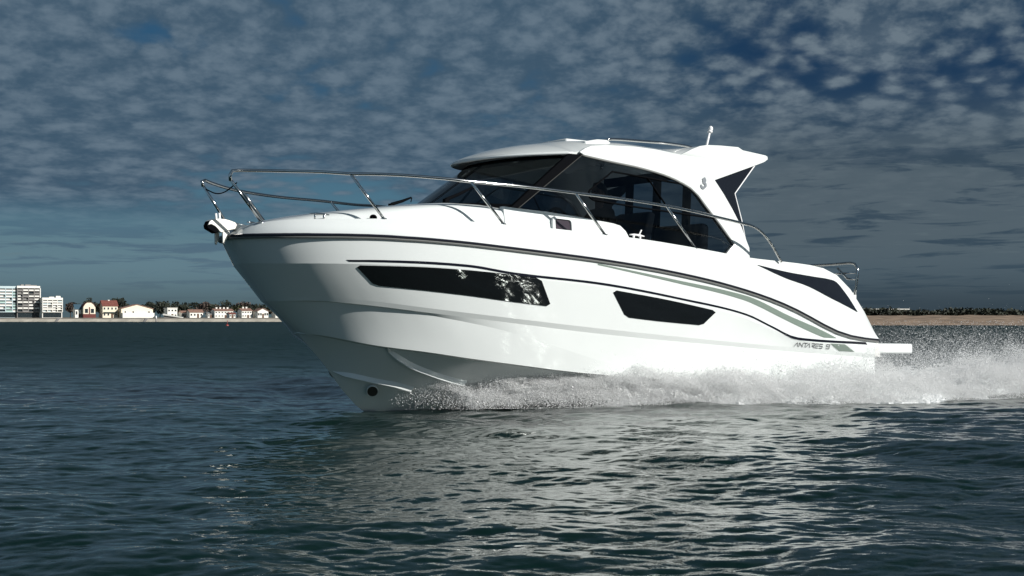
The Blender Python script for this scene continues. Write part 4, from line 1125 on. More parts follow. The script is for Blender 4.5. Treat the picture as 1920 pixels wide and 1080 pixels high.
# bow rails
prail = [(8.19, .42, 1.69), (8.20, .42, 1.755), (8.185, .42, 1.778), (8.14, .42, 1.790), (7.98, .45, 1.806), (7.72, .56, 1.822), (7.48, .755, 1.826)] + [tuple(p) for p in D['rail']]
sm_ = spline(prail, 120)
S_R = [(8.085, -.42, 1.72), (8.10, -.42, 1.765), (8.085, -.425, 1.785), (8.0, -.46, 1.772), (7.80, -.565, 1.757), (7.52, -.745, 1.760), (6.98, -1.035, 1.787), (6.4, -1.215, 1.823), (5.91, -1.30, 1.838)] + [(p[0], -p[1], p[2]) for p in D['rail'] if p[0] < 5.6]
for side, pts, posts in ((1, prail, [((8.19, .42, 1.70), (7.83, .335, 1.36)), ((7.25, .915, 1.822), (6.927, 1.0, 1.44)), ((6.155, 1.264, 1.847), (5.757, 1.264, 1.49)), ((4.984, 1.391, 1.861), (4.545, 1.346, 1.495)), ((3.774, 1.419, 1.855), (3.275, 1.358, 1.465))]),
                         (-1, S_R, [((8.085, -.42, 1.73), (7.80, -.42, 1.36)), ((7.52, -.745, 1.755), (7.10, -.93, 1.42)), ((6.25, -1.24, 1.825), (5.85, -1.25, 1.47)), ((4.984, -1.391, 1.861), (4.545, -1.346, 1.495)), ((3.774, -1.419, 1.855), (3.275, -1.358, 1.465))])):
    mb = MB()
    mb.tube(spline(pts, 130), .0155, 10)
    rl = mb.build('bow_rail', M_steel, boat, smooth=True)
    for a, b in posts:
        mb = MB()
        bb = Vector(b) + (Vector(b) - Vector(a)).normalized() * .03
        mb.tube([a, bb], .0135, 8)
        mb.ball((b[0], b[1], b[2] - .004), (.035, .035, .012), 10, 6)
        mb.build('stanchion', M_steel, rl, smooth=True)
mb = MB()
mb.tube(spline([(8.06, -.42, 1.70), (8.05, -.2, 1.64), (8.09, .1, 1.63), (8.13, .42, 1.68)], 16), .006, 6)
mb.build('pulpit_wire', M_black, boat, smooth=True)

# stern gate rail
mb = MB()
sr = [(.45, -.9, 1.50), (.45, .2, 1.522), (.45, .86, 1.527), (.45, 1.11, 1.535), (.45, 1.21, 1.525), (.45, 1.262, 1.47), (.45, 1.266, 1.44), (.45, 1.237, 1.15)]
mb.tube(spline(sr, 40), .017, 8)
mb.tube([(.45, .75, 1.405), (.45, 1.25, 1.418)], .012, 8)
mb.tube([(.45, .96, 1.48), (.45, 1.118, 1.345), (.45, 1.25, 1.34)], .014, 8)
mb.tube([(.45, -.9, 1.50), (.45, -.9, 1.1)], .017, 8)
mb.build('stern_rail', M_steel, boat, smooth=True)

# anchor on the bow roller
mb = MB()
pl_ = [(8.225, 1.310), (8.207, 1.350), (8.179, 1.368), (8.114, 1.381), (8.061, 1.382), (8.002, 1.373), (7.955, 1.361), (7.936, 1.341), (7.952, 1.300), (8.022, 1.279), (8.084, 1.255), (8.108, 1.264), (8.125, 1.284), (8.152, 1.306), (8.192, 1.322)]
mb.prism([(x, .055, z) for x, z in pl_], (0, -.11, 0))
anc = mb.build('anchor', M_galv, boat, bevel=.025, seg=3)
mb = MB()
lp = [(8.228, 1.309), (8.212, 1.350), (8.186, 1.356), (8.190, 1.318), (8.135, 1.288), (8.112, 1.260), (8.137, 1.242), (8.222, 1.281)]
mb.prism([(x, .045, z) for x, z in lp], (0, -.09, 0))
mb.build('anchor_roller', M_black, anc, bevel=.008)
mb = MB()
for y, p_ in ((.05, [(8.076, 1.262), (8.010, 1.278), (7.997, 1.257), (8.047, 1.159), (8.054, 1.147), (8.069, 1.164)]), (-.045, [(8.108, 1.256), (8.060, 1.258), (8.065, 1.197), (8.085, 1.143), (8.100, 1.154)])):
    mb.prism([(x, y, z) for x, z in p_], (0, -.02, 0))
mb.build('fluke', M_galv, anc, bevel=.005)
mb = MB()
for y in (.03, -.045):
    mb = MB()
    mb.tube([(8.10, y, 1.36), (8.108, y, 1.436)], .011, 8)
    mb.build('locking_pin', M_white, anc, smooth=True)
mb = MB()
mb.prism([(7.97, .04, 1.365), (7.72, .04, 1.335), (7.72, .04, 1.29), (7.96, .04, 1.295)], (0, -.08, 0))
mb.build('bow_roller', M_steel, boat, bevel=.006)

# deck fittings
def cleat(x, y, z, mat, rz=0.0, s=1.0):
    mb = MB()
    d = Vector((cos(rz), sin(rz), 0))
    c = Vector((x, y, z))
    mb.tube([c - d * .10 * s + Vector((0, 0, .055 * s)), c - d * .04 * s + Vector((0, 0, .06 * s)), c + d * .04 * s + Vector((0, 0, .06 * s)), c + d * .10 * s + Vector((0, 0, .055 * s))], [.007 * s, .011 * s, .011 * s, .007 * s], 8)
    for k in (-.045, .045):
        mb.tube([c + d * k * s, c + d * k * s + Vector((0, 0, .06 * s))], .011 * s, 8)
    return mb.build('cleat', mat, boat, smooth=True)


cleat(7.42, .68, 1.40, M_steel, -.35, .9)
cleat(7.42, -.68, 1.40, M_steel, .35, .9)
cleat(4.02, 1.25, 1.482, M_white, 0, 1.0)
cleat(4.02, -1.25, 1.482, M_white, 0, 1.0)
mb = MB()
mb.ball((6.98, .90, 1.45), (.035, .035, .03))
mb.build('vent', M_black, boat, smooth=True)
mb = MB()
mb.tube([(4.0, 1.25, 1.53), (3.96, 1.25, 1.60)], .008, 6)
mb.build('boat_hook', M_white, boat)

# wipers
def wiper(pts, mount):
    mb = MB()
    mb.tube(pts, [.018, .016, .010][:len(pts)], 8)
    mb.tube([Vector(pts[-1]) + Vector((-.01, .0, .0)), Vector(pts[-1]) + Vector((.0, 0, -.05))], .006, 6)
    mb.box(mount, (.05, .05, .07))
    mb.build('wiper', M_black, boat, smooth=True, angle=40)


wiper([(5.86, .42, 1.775), (5.70, .40, 1.845), (5.50, .37, 1.945)], (5.86, .42, 1.745))
wiper([(6.02, -.36, 1.765), (5.86, -.40, 1.82), (5.72, -.46, 1.875)], (6.02, -.36, 1.735))
# ------------------------------------------------------------ people aboard
def person_at(root_loc, label, cloth, skin, hair, pose):
    root = empty('person', root_loc, (0, -TRIM, pi + HEAD))
    tag(root, label, 'person')
    # skeleton in local metres, origin under the hips on the seat, facing +x
    J = {'pel': (0, 0, .10), 'sp': (-.02, 0, .30), 'ch': (-.03, 0, .46), 'nk': (0.0, 0, .60), 'hd0': (.015, 0, .66)}
    for s, q in ((1, 'l'), (-1, 'r')):
        J['sh' + q] = (-.02, .18 * s, .52)
        J['el' + q] = pose['el'][0 if s > 0 else 1]
        J['wr' + q] = pose['wr'][0 if s > 0 else 1]
        J['hp' + q] = (.02, .09 * s, .08)
        J['kn' + q] = (.42, .12 * s, .08)
        J['an' + q] = (.50, .12 * s, -.34)
        J['to' + q] = (.66, .13 * s, -.38)
    E_ = [('pel', 'sp'), ('sp', 'ch'), ('ch', 'nk'), ('nk', 'hd0')]
    for q in 'lr':
        E_ += [('ch', 'sh' + q), ('sh' + q, 'el' + q), ('el' + q, 'wr' + q), ('pel', 'hp' + q), ('hp' + q, 'kn' + q), ('kn' + q, 'an' + q), ('an' + q, 'to' + q)]
    RAD = {'pel': .15, 'sp': .14, 'ch': .15, 'nk': .062, 'hd0': .058, 'sh': .075, 'el': .05, 'wr': .036, 'hp': .09, 'kn': .065, 'an': .045, 'to': .04}
    names = list(J)
    me = bpy.data.meshes.new('body')
    me.from_pydata([J[k] for k in names], [(names.index(a), names.index(b)) for a, b in E_], [])
    o = bpy.data.objects.new('clothing', me)
    COL.objects.link(o)
    o.parent = root
    me.materials.append(cloth)
    md = o.modifiers.new('skin', 'SKIN')
    md.use_smooth_shade = True
    for i, k in enumerate(names):
        r_ = RAD.get(k, RAD.get(k[:2], .06))
        me.skin_vertices[0].data[i].radius = (r_, r_)
        me.skin_vertices[0].data[i].use_root = (k == 'pel')
    s2 = o.modifiers.new('sub', 'SUBSURF')
    s2.levels = s2.render_levels = 2
    # head with face
    mb = MB()
    rowsh = []
    hc = Vector((.035, 0, .77))
    for i in range(17):
        t = pi * i / 16
        ring = []
        for k in range(20):
            a = 2 * pi * k / 20
            x = .098 * max(sin(t), .01) * cos(a)
            y = .076 * max(sin(t), .01) * sin(a)
            z = .122 * cos(t)
            if z < -.03:
                x *= 1 - .25 * (-z - .03) / .09 * (1 if cos(a) < 0 else .2)
                y *= 1 - .35 * (-z - .03) / .09
            if abs(sin(a)) < .35 and cos(a) > 0 and -.045 < z < .012:
                x += .024 * (1 - abs(sin(a)) / .35) * (1 - abs(z + .022) / .034 if abs(z + .022) < .034 else 0)
            if abs(z - .012) < .02 and cos(a) > .5 and .15 < abs(sin(a)) < .6:
                x -= .008
            ring.append(hc + Vector((x, y, z)))
        rowsh.append(ring)
    mb.grid(rowsh, closed_u=True)
    for s in (1, -1):
        mb.ball(hc + Vector((-.01, .078 * s, -.005)), (.018, .008, .03), 8, 6)
    mb.tube([(.01, 0, .56), (.02, 0, .69)], .052, 12)
    hd = mb.build('head', skin, root, smooth=True)
    for s in (1, -1):
        mb = MB()
        mb.ball(hc + Vector((.086, .03 * s, .012)), (.008, .012, .007), 8, 6)
        mb.build('eye', M_black, hd, smooth=True)
    mb = MB()
    mb.tube([hc + Vector((.088, -.022, -.062)), hc + Vector((.093, 0, -.062)), hc + Vector((.088, .022, -.062))], .006, 6)
    mb.build('mouth', M_lip, hd, smooth=True)
    mb = MB()
    rowsq = []
    for i in range(9):
        t = pi * .56 * i / 8
        rowsq.append([hc + Vector((-.012 + .104 * max(sin(t), .01) * cos(a) * (1 if cos(a) < .2 or t < 1.0 else .82), .085 * max(sin(t), .01) * sin(a), .012 + .125 * cos(t) + (.05 if cos(a) > .3 and t > 1.0 else 0))) for a in np.linspace(0, 2 * pi, 21)[:-1]])
    mb.grid(rowsq, closed_u=True)
    mb.build('hair', hair, root, smooth=True)
    # hands with five fingers closed on what they hold
    for s, q in ((1, 'l'), (-1, 'r')):
        w = Vector(J['wr' + q])
        d = (w - Vector(J['el' + q])).normalized()
        sd_ = d.cross(Vector((0, 0, 1))).normalized() * s
        dn = d.cross(sd_).normalized()
        if dn.z > 0:
            dn = -dn
        mb = MB()
        mb.tube([w - d * .01, w + d * .035, w + d * .08], [.026, .036, .034], 10)
        for k, ln in enumerate((.062, .072, .067, .052)):
            b0 = w + d * .075 + sd_ * (-.028 + .0185 * k)
            b1 = b0 + d * ln * .45 + dn * .008
            b2 = b1 + d * ln * .15 + dn * ln * .45
            b3 = b2 - d * ln * .25 + dn * ln * .25
            mb.tube([b0, b1, b2, b3], [.009, .0088, .008, .007], 8)
        t0 = w + d * .03 - sd_ * .030
        mb.tube([t0, t0 + d * .03 - sd_ * .018 + dn * .01, t0 + d * .055 - sd_ * .012 + dn * .03], [.011, .0105, .009], 8)
        mb.build('hand', skin, root, smooth=True)
    return root


M_lip = pmat('lips', (.30, .12, .10), .5)
M_skin = pmat('skin', (.42, .24, .17), .55)
M_hair = pmat('dark_hair', (.02, .015, .012), .7)
M_jacket = pmat('black_jacket', (.012, .012, .014), .8, bump=.2, bscale=25)
hl = RB @ Vector((3.12, -.40, 1.43))
person_at(hl, 'person in black jacket sitting at the wheel behind the tinted side window', M_jacket, M_skin, M_hair,
          {'el': [(.16, .24, .28), (.16, -.24, .28)], 'wr': [(.42, .13, .34), (.42, -.13, .34)]})

# ------------------------------------------------------------ sea surface
def ocean_tile(n, size, wind_dir, L0, lmin, lmax, seed, spread=2.0, pw=3.6):
    r = np.random.default_rng(seed)
    k1 = np.fft.fftfreq(n, d=size / n) * 2 * pi
    kx, ky = np.meshgrid(k1, k1, indexing='xy')
    k = np.hypot(kx, ky)
    k[0, 0] = 1
    ct = (kx * cos(wind_dir) + ky * sin(wind_dir)) / k
    P = np.exp(-1.0 / (k * L0) ** 2) / k ** pw * (0.06 + np.abs(ct) ** spread)
    lam = 2 * pi / k
    P *= np.clip((lam - lmin) / lmin, 0, 1) * (lam < lmax)
    P[0, 0] = 0
    h = (r.normal(size=(n, n)) + 1j * r.normal(size=(n, n))) * np.sqrt(P)
    H = np.fft.ifft2(h)
    s = np.std(H.real)
    hz = H.real / s
    # choppy displacement
    h = h / s
    dx = np.fft.ifft2(-1j * kx / k * h).real
    dy = np.fft.ifft2(-1j * ky / k * h).real
    return hz, dx, dy


def samp(T, x, y, size):
    n = T.shape[0]
    fx_ = (x / size * n) % n
    fy_ = (y / size * n) % n
    i0 = np.floor(fx_).astype(int)
    j0 = np.floor(fy_).astype(int)
    a = fx_ - i0
    b = fy_ - j0
    i0 %= n
    j0 %= n
    i1 = (i0 + 1) % n
    j1 = (j0 + 1) % n
    return T[j0, i0] * (1 - a) * (1 - b) + T[j0, i1] * a * (1 - b) + T[j1, i0] * (1 - a) * b + T[j1, i1] * a * b


TA = ocean_tile(1024, 17.0, radians(98), .17, .04, 2.2, 3, 2.2, 3.6)     # chop
TB = ocean_tile(512, 61.0, radians(70), .9, .4, 12.0, 5, 4.0)       # longer swell
AMP_A, AMP_B, CHOP = .0066, .019, 1.1


def sea_height(x, y, d):
    fa = np.clip(1.25 - d / 320.0, .75, 1)
    ca, sa = cos(.4), sin(.4)
    xr, yr = x * ca - y * sa, x * sa + y * ca
    z = AMP_A * fa * samp(TA[0], x, y, 17.0) + AMP_B * samp(TB[0], xr, yr, 61.0)
    ax = AMP_A * CHOP * fa * samp(TA[1], x, y, 17.0)
    ay = AMP_A * CHOP * fa * samp(TA[2], x, y, 17.0)
    return x + ax, y + ay, z


rowsN, colsN = 1250, 800
pp = np.linspace(0, 1, rowsN)
# pixels below the horizon -> distance, denser where the picture is
pxr = 640 * (1 - pp) ** 1.25 + .18
dist = np.minimum(2450 * CAM_H / pxr, 11000)
ang = np.linspace(-1.0, 1.0, colsN)
tanx = np.sign(ang) * (np.abs(ang) * .47 + np.abs(ang) ** 7 * .35)
DX = dist[:, None] * tanx[None, :]
DY = dist[:, None] * np.ones_like(tanx)[None, :]
sx, sy, sz = sea_height(DX, DY, dist[:, None] * np.ones_like(DX))
V = np.stack([sx, sy, sz], -1).reshape(-1, 3)
idx = np.arange(rowsN * colsN).reshape(rowsN, colsN)
Q = np.stack([idx[:-1, :-1], idx[:-1, 1:], idx[1:, 1:], idx[1:, :-1]], -1).reshape(-1, 4)


def fast_mesh(name, V, F, mat, smooth=True):
    me = bpy.data.meshes.new(name)
    nf, k = F.shape
    me.vertices.add(len(V))
    me.vertices.foreach_set('co', np.asarray(V, np.float32).ravel())
    me.loops.add(nf * k)
    me.loops.foreach_set('vertex_index', F.astype(np.int32).ravel())
    me.polygons.add(nf)
    me.polygons.foreach_set('loop_start', np.arange(0, nf * k, k, dtype=np.int32))
    me.polygons.foreach_set('loop_total', np.full(nf, k, np.int32))
    if smooth:
        me.polygons.foreach_set('use_smooth', np.ones(nf, bool))
    me.update()
    me.validate()
    me.materials.append(mat)
    o = bpy.data.objects.new(name, me)
    COL.objects.link(o)
    return o


def water_mat(name, near, far):
    """opaque sea; fine ripples by bump, stronger where the mesh is too coarse to carry them"""
    m = bpy.data.materials.new(name)
    m.use_nodes = True
    g = NT(m.node_tree)
    b = m.node_tree.nodes['Principled BSDF']
    b.inputs['Base Color'].default_value = (.0016, .0115, .0092, 1)
    b.inputs['Roughness'].default_value = .03
    b.inputs['IOR'].default_value = 1.40
    b.inputs['Specular Tint'].default_value = (.68, 1.0, .84, 1)
    tc = g.n('ShaderNodeTexCoord')
    mp = g.n('ShaderNodeMapping')
    g.link(tc.outputs['Object'], mp.inputs[0])
    mp.inputs['Scale'].default_value = (1, 1.7, 1)
    fine = g.noise(mp.outputs[0], 9.0, 4, .6, .4)
    big = g.noise(mp.outputs[0], 1.6, 5, .6, .3)
    sp = g.n('ShaderNodeSeparateXYZ')
    g.link(tc.outputs['Object'], sp.inputs[0])
    k = g.smooth(sp.outputs[1], 22, 90) if near != far else 1.0
    if near != far:
        rk = g.smooth(sp.outputs[1], 6, 34)
        g.link(g.m('ADD', .03, g.m('MULTIPLY', rk, .34)), b.inputs['Roughness'])
    h = g.m('ADD', g.m('MULTIPLY', fine, .03 * near), g.m('MULTIPLY', g.m('MULTIPLY', big, .34 * far), k))
    bp = g.n('ShaderNodeBump')
    bp.inputs['Strength'].default_value = 1.0
    bp.inputs['Distance'].default_value = 1.0
    g.link(h, bp.inputs['Height'])
    g.link(bp.outputs[0], b.inputs['Normal'])
    return m


M_water = water_mat('sea_water', .06, 2.2)
M_open = water_mat('open_sea_water', .7, .7)
sea = fast_mesh('water', V, Q, M_water)
tag(sea, kind='structure')
# the rest of the sea around and behind the camera
mb = MB()
rg = [2.2, 6, 20, 80, 400, 2000, 12000]
angs = np.linspace(radians(90 + 24), radians(360 + 90 - 24), 60)
mb.grid([[(r_ * cos(a), r_ * sin(a), -.12) for a in angs] for r_ in rg])
o = mb.build('open_water', M_open)
tag(o, kind='structure')

# ------------------------------------------------------------ bow wave, wake and flying spray
M_foam = pmat('white_foam', (.78, .80, .80), .7, var=.10, vscale=5, bump=.6, bscale=22)


def outer(x):
    return np.interp(x, [-9, -6, -3, -.3, 2, 3, 4.18, 5.19, 5.8, 6.35, 6.6], [4.6, 4.2, 3.7, 3.03, 2.48, 2.1, 1.57, 1.12, .85, .45, .2])


def inner(x):
    return np.interp(x, [-9, -.05, 0, 2, 4.2, 5.2, 5.8, 6.3, 6.6], [-4, -3.0, 1.25, 1.25, 1.2, .95, .7, .3, .05])


def crest(x):
    return np.interp(x, [-9, -6, -4, -2.5, -1, 0, 1.5, 3, 4.3, 5.0, 5.6, 6.1, 6.4], [.75, .7, .62, .50, .38, .30, .28, .27, .30, .27, .24, .19, .10])


def fnoise(x, y, f, seed):
    r = np.random.default_rng(seed)
    out = np.zeros_like(x)
    amp = 1.0
    for o_ in range(5):
        G_ = r.normal(size=(256, 256))
        fx_ = (x * f) % 256
        fy_ = (y * f) % 256
        i0 = np.floor(fx_).astype(int)
        j0 = np.floor(fy_).astype(int)
        a = fx_ - i0
        b = fy_ - j0
        a = a * a * (3 - 2 * a)
        b = b * b * (3 - 2 * b)
        i0 %= 256
        j0 %= 256
        i1 = (i0 + 1) % 256
        j1 = (j0 + 1) % 256
        out += amp * (G_[j0, i0] * (1 - a) * (1 - b) + G_[j0, i1] * a * (1 - b) + G_[j1, i0] * (1 - a) * b + G_[j1, i1] * a * b)
        f *= 2.1
        amp *= .55
    return out


ORI = Vector(BOAT_LOC)
def to_world(xl, yl, z):
    """boat plan coordinates (level) -> world"""
    return np.stack([ORI.x + FW.x * xl + PT.x * yl, ORI.y + FW.y * xl + PT.y * yl, z], -1)


nx_, nt_ = 620, 70
xs_ = np.linspace(-9, 4.6, nx_)
ts_ = np.linspace(0, 1, nt_)
XX, TT = np.meshgrid(xs_, ts_, indexing='ij')
YI, YO = inner(XX), outer(XX)
YO = YO + .10 * fnoise(XX, XX * 0, 2.2, 4)
YY = YI + (YO - YI) * TT
prof = np.where(XX > 0, np.sin(pi * np.clip(TT * .62 + .36, 0, 1)) ** .8, np.exp(-((YY - (YO - .9)) / .8) ** 2) + .45 * np.exp(-((YY + .4) / 1.3) ** 2))
prof *= np.clip((1 - TT) * 7, 0, 1) ** .6
nz_ = fnoise(XX, YY, 3.0, 8)
ZZ = .36 * crest(XX) * prof * (1 + .3 * nz_) + .018 * fnoise(XX, YY, 11, 9) * np.clip((1 - TT) * 6, 0, 1)
ZZ -= .06 * (1 - np.clip((1 - TT) * 10, 0, 1)) + .02
ZZ *= np.clip((4.6 - XX) / .8, 0, 1)
ZZ -= .05 * (1 - np.clip((4.6 - XX) / .5, 0, 1))
Vf = to_world(XX.ravel(), YY.ravel(), ZZ.ravel())
idf = np.arange(nx_ * nt_).reshape(nx_, nt_)
Qf = np.stack([idf[:-1, :-1], idf[:-1, 1:], idf[1:, 1:], idf[1:, :-1]], -1).reshape(-1, 4)
foam = fast_mesh('wake_foam', Vf, Qf, M_foam)
tag(foam, 'white churned foam along the waterline and trailing behind the motorboat', 'foam', kind='stuff')


def droplets(name, P, size, mat, label):
    n = len(P)
    tet = np.array([(1, 1, 1), (1, -1, -1), (-1, 1, -1), (-1, -1, 1)], float) / sqrt(3)
    q = rng.normal(size=(n, 4))
    q /= np.linalg.norm(q, axis=1, keepdims=True)
    w, x, y, z = q.T
    Rm = np.stack([1 - 2 * (y * y + z * z), 2 * (x * y - z * w), 2 * (x * z + y * w), 2 * (x * y + z * w), 1 - 2 * (x * x + z * z), 2 * (y * z - x * w), 2 * (x * z - y * w), 2 * (y * z + x * w), 1 - 2 * (x * x + y * y)], -1).reshape(n, 3, 3)
    sc = size[:, None] * np.ones((1, 3))
    T = np.einsum('nij,kj->nki', Rm, tet) * sc[:, None, :]
    Vv = (P[:, None, :] + T).reshape(-1, 3)
    b = np.arange(n)[:, None] * 4
    Ff = np.concatenate([b + np.array([[0, 1, 2]]), b + np.array([[0, 3, 1]]), b + np.array([[0, 2, 3]]), b + np.array([[1, 3, 2]])], 0)
    o = fast_mesh(name, Vv, Ff, mat, smooth=False)
    tag(o, label, 'spray', kind='stuff')
    return o


def drop_mat():
    m = bpy.data.materials.new('spray_drops')
    m.use_nodes = True
    g = NT(m.node_tree)
    m.node_tree.nodes.clear()
    out = g.n('ShaderNodeOutputMaterial')
    df = g.n('ShaderNodeBsdfDiffuse')
    df.inputs[0].default_value = (.985, .99, .99, 1)
    tl = g.n('ShaderNodeBsdfTranslucent')
    tl.inputs[0].default_value = (.985, .99, .99, 1)
    mx = g.n('ShaderNodeMixShader')
    mx.inputs[0].default_value = .5
    g.link(df.outputs[0], mx.inputs[1])
    g.link(tl.outputs[0], mx.inputs[2])
    g.link(mx.outputs[0], out.inputs[0])
    return m


M_drop = drop_mat()
pts, szs = [], []
# sheet thrown off the chine, breaking up outwards
n = 800000
x = 6.35 - 12.5 * rng.random(n) ** 1.15
t = rng.beta(1.5, 1.3, n) * 1.06
yi, yo = inner(x), outer(x)
yi = np.where(x < 0, yo - 1.6, yi)
y = yi + (yo - yi) * t
h = crest(x) * np.where(x > 0, np.sin(pi * np.clip(t * .60 + .38, 0, 1)) ** .7, np.sin(pi * np.clip(t * .8 + .15, 0, 1)))
lump = 1 + .30 * np.clip(fnoise(x, y, 2.6, 21), -1.5, 1.8) + .12 * fnoise(x, y, 9, 22)
z = h * lump * rng.beta(3.0, 1.4, n) * 1.12
front = np.clip((x - 4.0) / 1.9, 0, 1)
# forward the sheet flies clear of the water: a soft band with a dark hollow under it
arc = h * (.80 + .16 * fnoise(x, y, 3.5, 23)) + h * rng.normal(0, .22, n) - .5 * h * np.clip(rng.exponential(.25, n) - .1, 0, 2)
z = z * (1 - front) + front * np.maximum(arc, -.04)
keep = (rng.random(n) > front * .86) & (rng.random(n) < .04 + np.clip((6.35 - x) / .75, 0, 1) ** 1.3)
pts.append(to_world(x, y, z)[keep])
szs.append((rng.lognormal(math.log(.0027), .45, n))[keep])
# fine mist of the forward sheet
n = 230000
x = 6.3 - 3.6 * rng.random(n) ** .8
t = rng.beta(2.0, 1.5, n)
y = inner(x) + (outer(x) - inner(x)) * t
h = crest(x)
z = h * (.84 + .18 * fnoise(x, y, 3.0, 51)) + h * rng.normal(0, .2, n) - .45 * h * np.clip(rng.exponential(.3, n) - .12, 0, 2)
ok = rng.random(n) < np.clip(.55 + .45 * fnoise(x, y + z * 3, 4.0, 52), .1, 1) * np.clip((6.3 - x) / .6, .03, 1)
pts.append(to_world(x, y, np.maximum(z, -.03))[ok])
szs.append(rng.lognormal(math.log(.0023), .4, n)[ok])
# loose drops flicked above the sheet
n = 16000
x = 5.6 - 12 * rng.random(n)
t = rng.random(n)
yi, yo = np.where(x < 0, outer(x) - 1.8, inner(x)), outer(x)
y = yi + (yo - yi) * t
z = crest(x) * (.7 + rng.exponential(.22, n))
pts.append(to_world(x, y, z))
szs.append(rng.lognormal(math.log(.0042), .4, n))
# mist and drops thrown up astern
n = 280000
x = .1 - rng.gamma(2.0, 2.1, n)
y = rng.normal(-.3, 1.5, n)
z = rng.gamma(1.5, .17, n) * np.clip(.5 + -x * .25, .4, 1.5)
cl_ = fnoise(x * 1.0 + z * .6, z * 1.6, 1.3, 41)
ok = (z < np.where(rng.random(n) < .05, 1.15, .86)) & (x > -9) & (np.abs(y) < 4) & (rng.random(n) < np.clip(.55 + .4 * cl_, .12, 1))
pts.append(to_world(x, y, z)[ok])
szs.append(rng.lognormal(math.log(.0026), .45, n)[ok])
# rising plume of the quarter wave
n = 360000
x = -2.2 - rng.gamma(2.0, 1.3, n)
y = outer(x) - 1.0 + rng.normal(0, .55, n)
z = .15 + rng.beta(1.6, 2.6, n) * np.clip(.35 + (-x - 1.5) * .16, .2, .95)
z *= 1 + .25 * np.clip(fnoise(x, y, 2.0, 31), -1.5, 1.5)
pts.append(to_world(x, y, z))
szs.append(rng.lognormal(math.log(.0028), .45, n))
Pd = np.concatenate(pts)
Sd = np.concatenate(szs)
ok = Pd[:, 2] > -.05
droplets('spray', Pd[ok], Sd[ok], M_drop, 'white spray flying off the hull and up behind the stern')
# ------------------------------------------------------------ the far shore
M_sand = pmat('sand', (.23, .165, .115), .95, var=.35, vscale=.5)
M_land = pmat('shore_soil', (.10, .10, .07), .95, var=.3, vscale=.05)
M_quay = pmat('sea_wall_stone', (.40, .37, .31), .9, var=.18, vscale=.22)
M_quaycap = pmat('sea_wall_cap', (.24, .22, .19), .9, var=.2, vscale=.5)
M_render = pmat('white_render', (.80, .78, .72), .85, var=.05, vscale=.4)
M_cream = pmat('cream_render', (.78, .70, .55), .85, var=.06, vscale=.4)
M_palebl = pmat('pale_blue_render', (.52, .62, .64), .8, var=.05, vscale=.3)
M_pgreen = pmat('pale_green_panel', (.36, .52, .47), .7, var=.05)
M_grey = pmat('grey_render', (.22, .21, .20), .85, var=.1)
M_tile = pmat('terracotta_tiles', (.25, .145, .11), .85, var=.2, vscale=1.2)
M_redt = pmat('brown_red_tiles', (.17, .055, .042), .85, var=.2, vscale=1.2)
M_slate = pmat('blue_slate', (.04, .085, .12), .6, var=.2)
M_pane = pmat('window_dark', (.02, .028, .032), .15)
M_shut = pmat('teal_awning', (.015, .05, .055), .8)
M_brick = pmat('red_brown_wall', (.13, .035, .03), .85, var=.2)
M_bark = pmat('bark', (.05, .04, .03), .9)


def leafmat(name, c):
    m = pmat(name, c, .75, var=.45, vscale=.45)
    return m


M_leaf = leafmat('dark_pine_leaf', (.020, .026, .015))
M_leaf2 = leafmat('olive_leaf', (.045, .05, .02))
M_leaf3 = leafmat('bare_twigs', (.075, .055, .045))

ROT = radians(30)
BASE = 1.95


class Bld:
    """a building on the promenade; local x along the front, y into it, z up"""
    def __init__(self, name, x0, x1, y, depth, label, cat, rot=ROT, base=BASE, group=None):
        S = x1 - x0
        self.dep = depth
        self.W = max(2.0, (S - depth * sin(rot)) / cos(rot))
        self.rt = empty(name, (x0, y, base), (0, 0, rot))
        tag(self.rt, label, cat, group)

    def box(self, nm, x, z, w, h, mat, y0=0.0, d=None, parent=None, lab=None, bevel=0):
        mb = MB()
        d = self.dep if d is None else d
        mb.box((x + w / 2, y0 + d / 2, z + h / 2), (w, d, h))
        return mb.build(nm, mat, parent or self.rt, label=lab, bevel=bevel)

    def window(self, x, z, w, h, mat=None, frame=None):
        o = self.box('window', x, z, w, h, frame or M_render, -.10, .14)
        self.box('pane', x + .12, z + .12, w - .24, h - .24, mat or M_pane, -.13, .06, o)
        return o

    def gable_front(self, x, w, z, rise, roofm, over=.35):
        """gable end facing the sea"""
        mb = MB()
        mb.prism([(x, 0, z), (x + w, 0, z), (x + w / 2, 0, z + rise)], (0, self.dep, 0))
        mb.build('gable', self.wallm, self.rt)
        mb = MB()
        t = .28
        c = Vector((x + w / 2, 0, z + rise))
        for s in (-1, 1):
            e = Vector((x + w / 2 + s * (w / 2 + over), 0, z - rise * over / (w / 2)))
            mb.prism([(c.x, -over, c.z + .03), (e.x, -over, e.z + .03), (e.x, -over, e.z + t), (c.x, -over, c.z + t)], (0, self.dep + 2 * over, 0))
        return mb.build('roof', roofm, self.rt)

    def gable_side(self, x, w, z, rise, roofm, over=.35):
        mb = MB()
        d = self.dep
        mb.prism([(x, 0, z), (x, d, z), (x, d / 2, z + rise)], (w, 0, 0))
        mb.build('gable', self.wallm, self.rt)
        mb = MB()
        t = .26
        for s in (-1, 1):
            e = d / 2 + s * (d / 2 + over)
            ez = z - rise * over / (d / 2)
            mb.prism([(x - over, d / 2, z + rise + .03), (x - over, e, ez + .03), (x - over, e, ez + t), (x - over, d / 2, z + rise + t)], (w + 2 * over, 0, 0))
        return mb.build('roof', roofm, self.rt)

    def chimney(self, roof, x, y, z, h):
        mb = MB()
        mb.box((x, y, z + h / 2), (.8, .6, h))
        mb.box((x, y, z + h + .08), (1.0, .8, .16))
        mb.build('chimney', M_render, roof)


